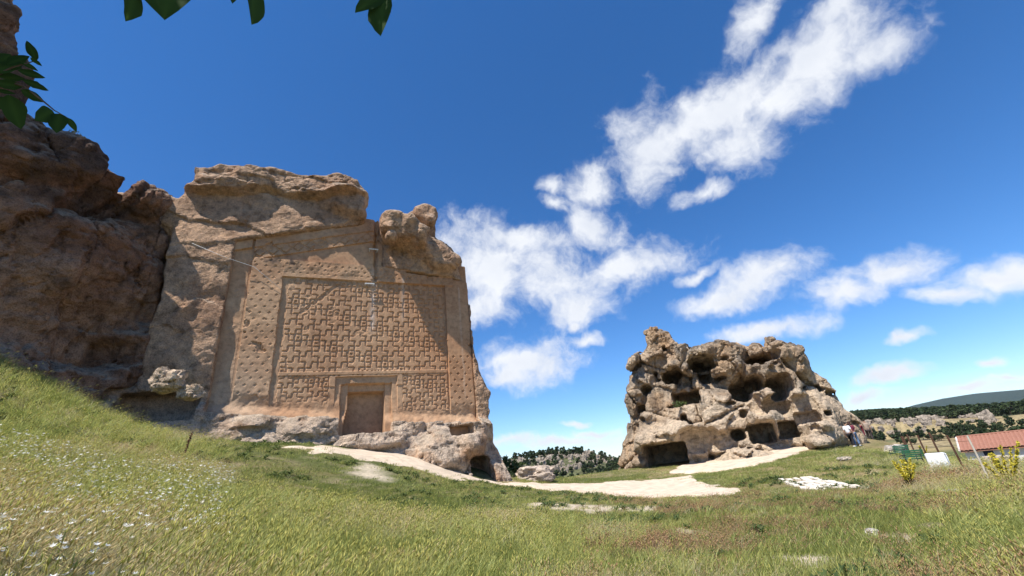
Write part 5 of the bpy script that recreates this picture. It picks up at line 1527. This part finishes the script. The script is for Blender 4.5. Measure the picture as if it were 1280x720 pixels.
    for sx in (-1, 1):
        f = MB(); f.tube([(sx * .09, fx[1] - .09, fx[2] - .03), (sx * .105, fx[1] - .095, fx[2]), (sx * .095, fx[1] - .09, fx[2] + .035)], [.012, .018, .012], 6); f.build('ear', sk, root, True)
person(1067, 556.5, 41.0, math.radians(-60), (0.78, 0.78, 0.80), (0.02, 0.02, 0.025), (0.02, 0.015, 0.012), 'person in a white T-shirt and black trousers walking on the lawn', stride=0.14)
person(1071.5, 554.5, 41.6, math.radians(-50), (0.16, 0.03, 0.05), (0.16, 0.24, 0.40), (0.05, 0.02, 0.015), 'person in a dark red top and blue jeans beside the white shirt', stride=-0.12, bentarm=True, longhair=True)
person(1081.5, 550.5, 46.0, math.radians(-40), (0.33, 0.23, 0.17), (0.15, 0.02, 0.03), (0.03, 0.02, 0.015), 'person in a brown top and maroon trousers by the rock edge', stride=0.1)
person(1089, 548.5, 47.5, math.radians(-30), (0.36, 0.28, 0.22), (0.05, 0.04, 0.04), (0.03, 0.02, 0.015), 'person in a beige top and dark trousers farthest along the rock', stride=0.1)

# ------------------------------------------------------------------ gauges and cables on the carved face
STEEL = plain('galvanised_steel', (0.62, 0.62, 0.60), 0.5, 0.15, 20, spec=0.5)
def gauge(px, py, ln, label):
    u_, z_ = FAC.uz(px, py, 0.3); root = empty('crack_gauge', FAC.pt(u_, 0.35, z_), math.radians(-(65 - 90))); tag(root, label, 'gauge', 'steel gauges across the joint')
    b = MB(); b.box((0, 0, 0), (ln, .08, .07)); b.build('bar', STEEL, root)
    for sx in (-1, 1):
        b = MB(); b.box((sx * ln * .42, .22, 0), (.05, .5, .05)); b.build('bolt', STEEL, root)
gauge(467, 312, 0.62, 'steel bar gauge across the open joint under the notch'); gauge(462, 355, 0.62, 'steel bar gauge across the joint just above the maze panel')
def cable(pts, label, r=0.012):
    b = MB(); b.tube([FAC.pt(*q) for q in pts], r, 5); o = b.build('cable', STEEL, None, True); tag(o, label, 'cable')
q0, q1, q2 = FAC.uz(240, 304, .6), FAC.uz(318, 334, .35), FAC.uz(352, 362, .3)
cable([(q0[0], .6, q0[1]), ((q0[0] + q1[0]) / 2, .55, (q0[1] + q1[1]) / 2 - .12), (q1[0], .38, q1[1]), (q2[0], .3, q2[1])], 'thin pale cable slung across the upper left of the carved face')

# ------------------------------------------------------------------ walnut branches overhead
M_LEAF = leafy('walnut_leaf', (0.03, 0.065, 0.016), (0.045, 0.09, 0.022), 0.4, 0.8, 0.6)
M_LEAF.node_tree.nodes['Principled BSDF'].inputs['Specular IOR Level'].default_value = 0.08
def leaf_mesh(seed, wr):
    r = np.random.default_rng(seed); V = []; F = []
    n = 9
    for i in range(n):
        t = i / (n - 1); w = wr * (math.sin(math.pi * t ** 0.85) ** 0.8) / 2 if 0 < t < 1 else 0.004
        dz = -0.10 * t * t + 0.01 * math.sin(9 * t + seed)
        for k, s in enumerate((-1, -0.5, 0, 0.5, 1)):
            V.append((t, s * w * (1 + 0.06 * r.normal()), dz + abs(s) * w * 0.28))
    for i in range(n - 1):
        for k in range(4): F.append((i * 5 + k, (i + 1) * 5 + k, (i + 1) * 5 + k + 1, i * 5 + k + 1))
    T = np.ones((len(V), 3)) * 0.95; T[2::5] = (1.5, 1.45, 1.3)
    me = mesh_np('leaf', np.array(V), np.array(F), True, T); me.materials.append(M_LEAF)
    return me
def walnut():
    root = empty('walnut_tree', (-5.2, -1.2, ground_at(-5.2, -1.2))); tag(root, 'walnut tree whose leafy twigs hang into view overhead', 'tree')
    rl = Vector(root.location)
    def loc(px, py, R): return Vector(at(px, py, R)) - rl
    def limb(name, pts, rad):
        b = MB(); b.tube(pts, rad, 8); o = b.build(name, M_BARK, root, True); return o
    fork = Vector((0.5, 0.4, 2.6))
    limb('trunk', [(0, 0, -0.3), (0.1, 0.1, 1.2), fork, (0.9, 0.9, 4.4)], [.19, .16, .13, .10])
    a1, a2 = loc(-70, 70, 2.9), loc(-8, 96, 2.75)
    limb('limb', [fork, fork.lerp(a1, .6) + Vector((0, 0, .25)), a1, a2], [.07, .045, .018, .008])
    o0 = Vector((0.9, 0.9, 4.4)); tp = [loc(150, -60, 2.15), loc(215, -62, 2.1), loc(318, -55, 2.1), loc(478, -40, 2.1)]
    limb('limb', [o0, o0.lerp(tp[0], .5) + Vector((0, 0, .3))] + tp, [.06, .04, .016, .012, .009, .005])
    limb('twig', [a2, loc(30, 108, 2.7), loc(56, 128, 2.68), loc(68, 138, 2.66), loc(86, 148, 2.65)], [.006, .005, .004, .003, .0015])
    limb('twig', [a2, loc(16, 84, 2.7), loc(44, 76, 2.66)], [.006, .004, .002])
    LV = [((46, 76), (33, 50), .42, 2.66), ((38, 72), (52, 82), .4, 2.66), ((24, 76), (48, 88), .4, 2.68), ((22, 88), (58, 97), .36, 2.69), ((28, 100), (62, 113), .38, 2.7), ((26, 112), (56, 128), .5, 2.7), ((8, 82), (36, 68), .42, 2.7), ((-4, 92), (26, 76), .5, 2.72),
          ((-6, 98), (32, 96), .45, 2.74), ((-6, 104), (30, 108), .5, 2.72), ((-10, 86), (14, 66), .5, 2.76), ((66, 138), (46, 150), .62, 2.66), ((74, 142), (70, 164), .6, 2.66), ((84, 147), (96, 164), .42, 2.65), ((-8, 112), (20, 117), .3, 2.9), ((-8, 122), (24, 131), .4, 2.9), ((10, 118), (26, 160), .55, 2.8), ((-12, 128), (14, 138), .45, 2.9),
          ((168, -14), (162, 25), .45, 2.15), ((220, -38), (202, 16), .75, 2.1), ((292, -22), (291, 1), .4, 2.12), ((316, -22), (321, 28), .42, 2.1), ((480, -4), (444, 11), .45, 2.1), ((480, -6), (472, 39), .5, 2.1)]
    ms = {}
    for k, (b, t, wr, R) in enumerate(LV):
        key = (round(wr, 2), k % 2)
        if key not in ms: ms[key] = leaf_mesh(k, wr)
        B_, T_ = loc(b[0], b[1], R), loc(t[0], t[1], R + random.uniform(-.03, .03))
        d = T_ - B_; l = d.length; d.normalize()
        view = (Vector(EYE) - (B_ + rl)).normalized()
        nz = (view + Vector((random.uniform(-.5, .5), random.uniform(-.5, .5), random.uniform(.0, .6)))); nz = (nz - d * nz.dot(d)).normalized()
        e = nz.cross(d).normalized()
        o = bpy.data.objects.new('leaf', ms[key]); COL.objects.link(o); o.parent = root
        M4 = Matrix.Identity(4)
        for i in range(3): M4[i][0], M4[i][1], M4[i][2], M4[i][3] = d[i] * l, e[i] * l, nz[i] * l, B_[i]
        o.matrix_local = M4
    # crown leaves added out of view, sunward of the twigs, to shade them
    r = np.random.default_rng(9); P = []
    for k, (b, t, wr, R) in enumerate(LV):
        c = at((b[0] + t[0]) / 2, (b[1] + t[1]) / 2, R)
        for q in range(120): P.append(c + sun_dir * r.uniform(0.9, 2.6) + r.normal(0, 0.26, 3))
    P = np.concatenate([np.array(P), np.array([-4.4, -0.6, 6.6]) + crown_points(1500, (2.2, 2.2, 1.5), 5, 18) * np.array([1, 1, 1]) - np.array([0, 0, 1.1])])
    rel = P - EYE; zc = rel @ cF; sx, sy = 640 + FPX * (rel @ cR) / np.maximum(zc, .05), 360 - FPX * (rel @ cU) / np.maximum(zc, .05)
    P = P[~((zc > 0) & (sx > -90) & (sx < 1370) & (sy > -70) & (sy < 790))]
    V, F = cards(P - np.array(rl), 0.09, 0.5, 7, 2.0)
    cr = obj('crown', mesh_np('crown', V, F, False, tint_for(len(F), 4, 3)), M_LEAF, root); cr['kind'] = 'stuff'
    for (a, b) in ((tp[0], (168, -14)), (tp[1], (220, -38)), (tp[2], (316, -22)), (tp[3], (480, -5))): limb('twig', [a, loc(b[0], b[1], 2.1)], [.004, .002])
walnut()

# ------------------------------------------------------------------ haze: the air between here and the far mountain
def haze():
    b = MB(); b.box((0, 0, 60), (19000, 19000, 230))
    m = bpy.data.materials.new('haze'); m.use_nodes = True; N, L = m.node_tree.nodes, m.node_tree.links; N.clear()
    o_ = N.new('ShaderNodeOutputMaterial'); v = N.new('ShaderNodeVolumePrincipled')
    v.inputs['Color'].default_value = (0.90, 0.95, 1.0, 1); v.inputs['Density'].default_value = 0.00004; v.inputs['Anisotropy'].default_value = 0.2
    L.new(v.outputs[0], o_.inputs['Volume'])
    o = b.build('haze', m); tag(o, 'thin pale summer haze over the valley', 'haze', kind='stuff')
haze()
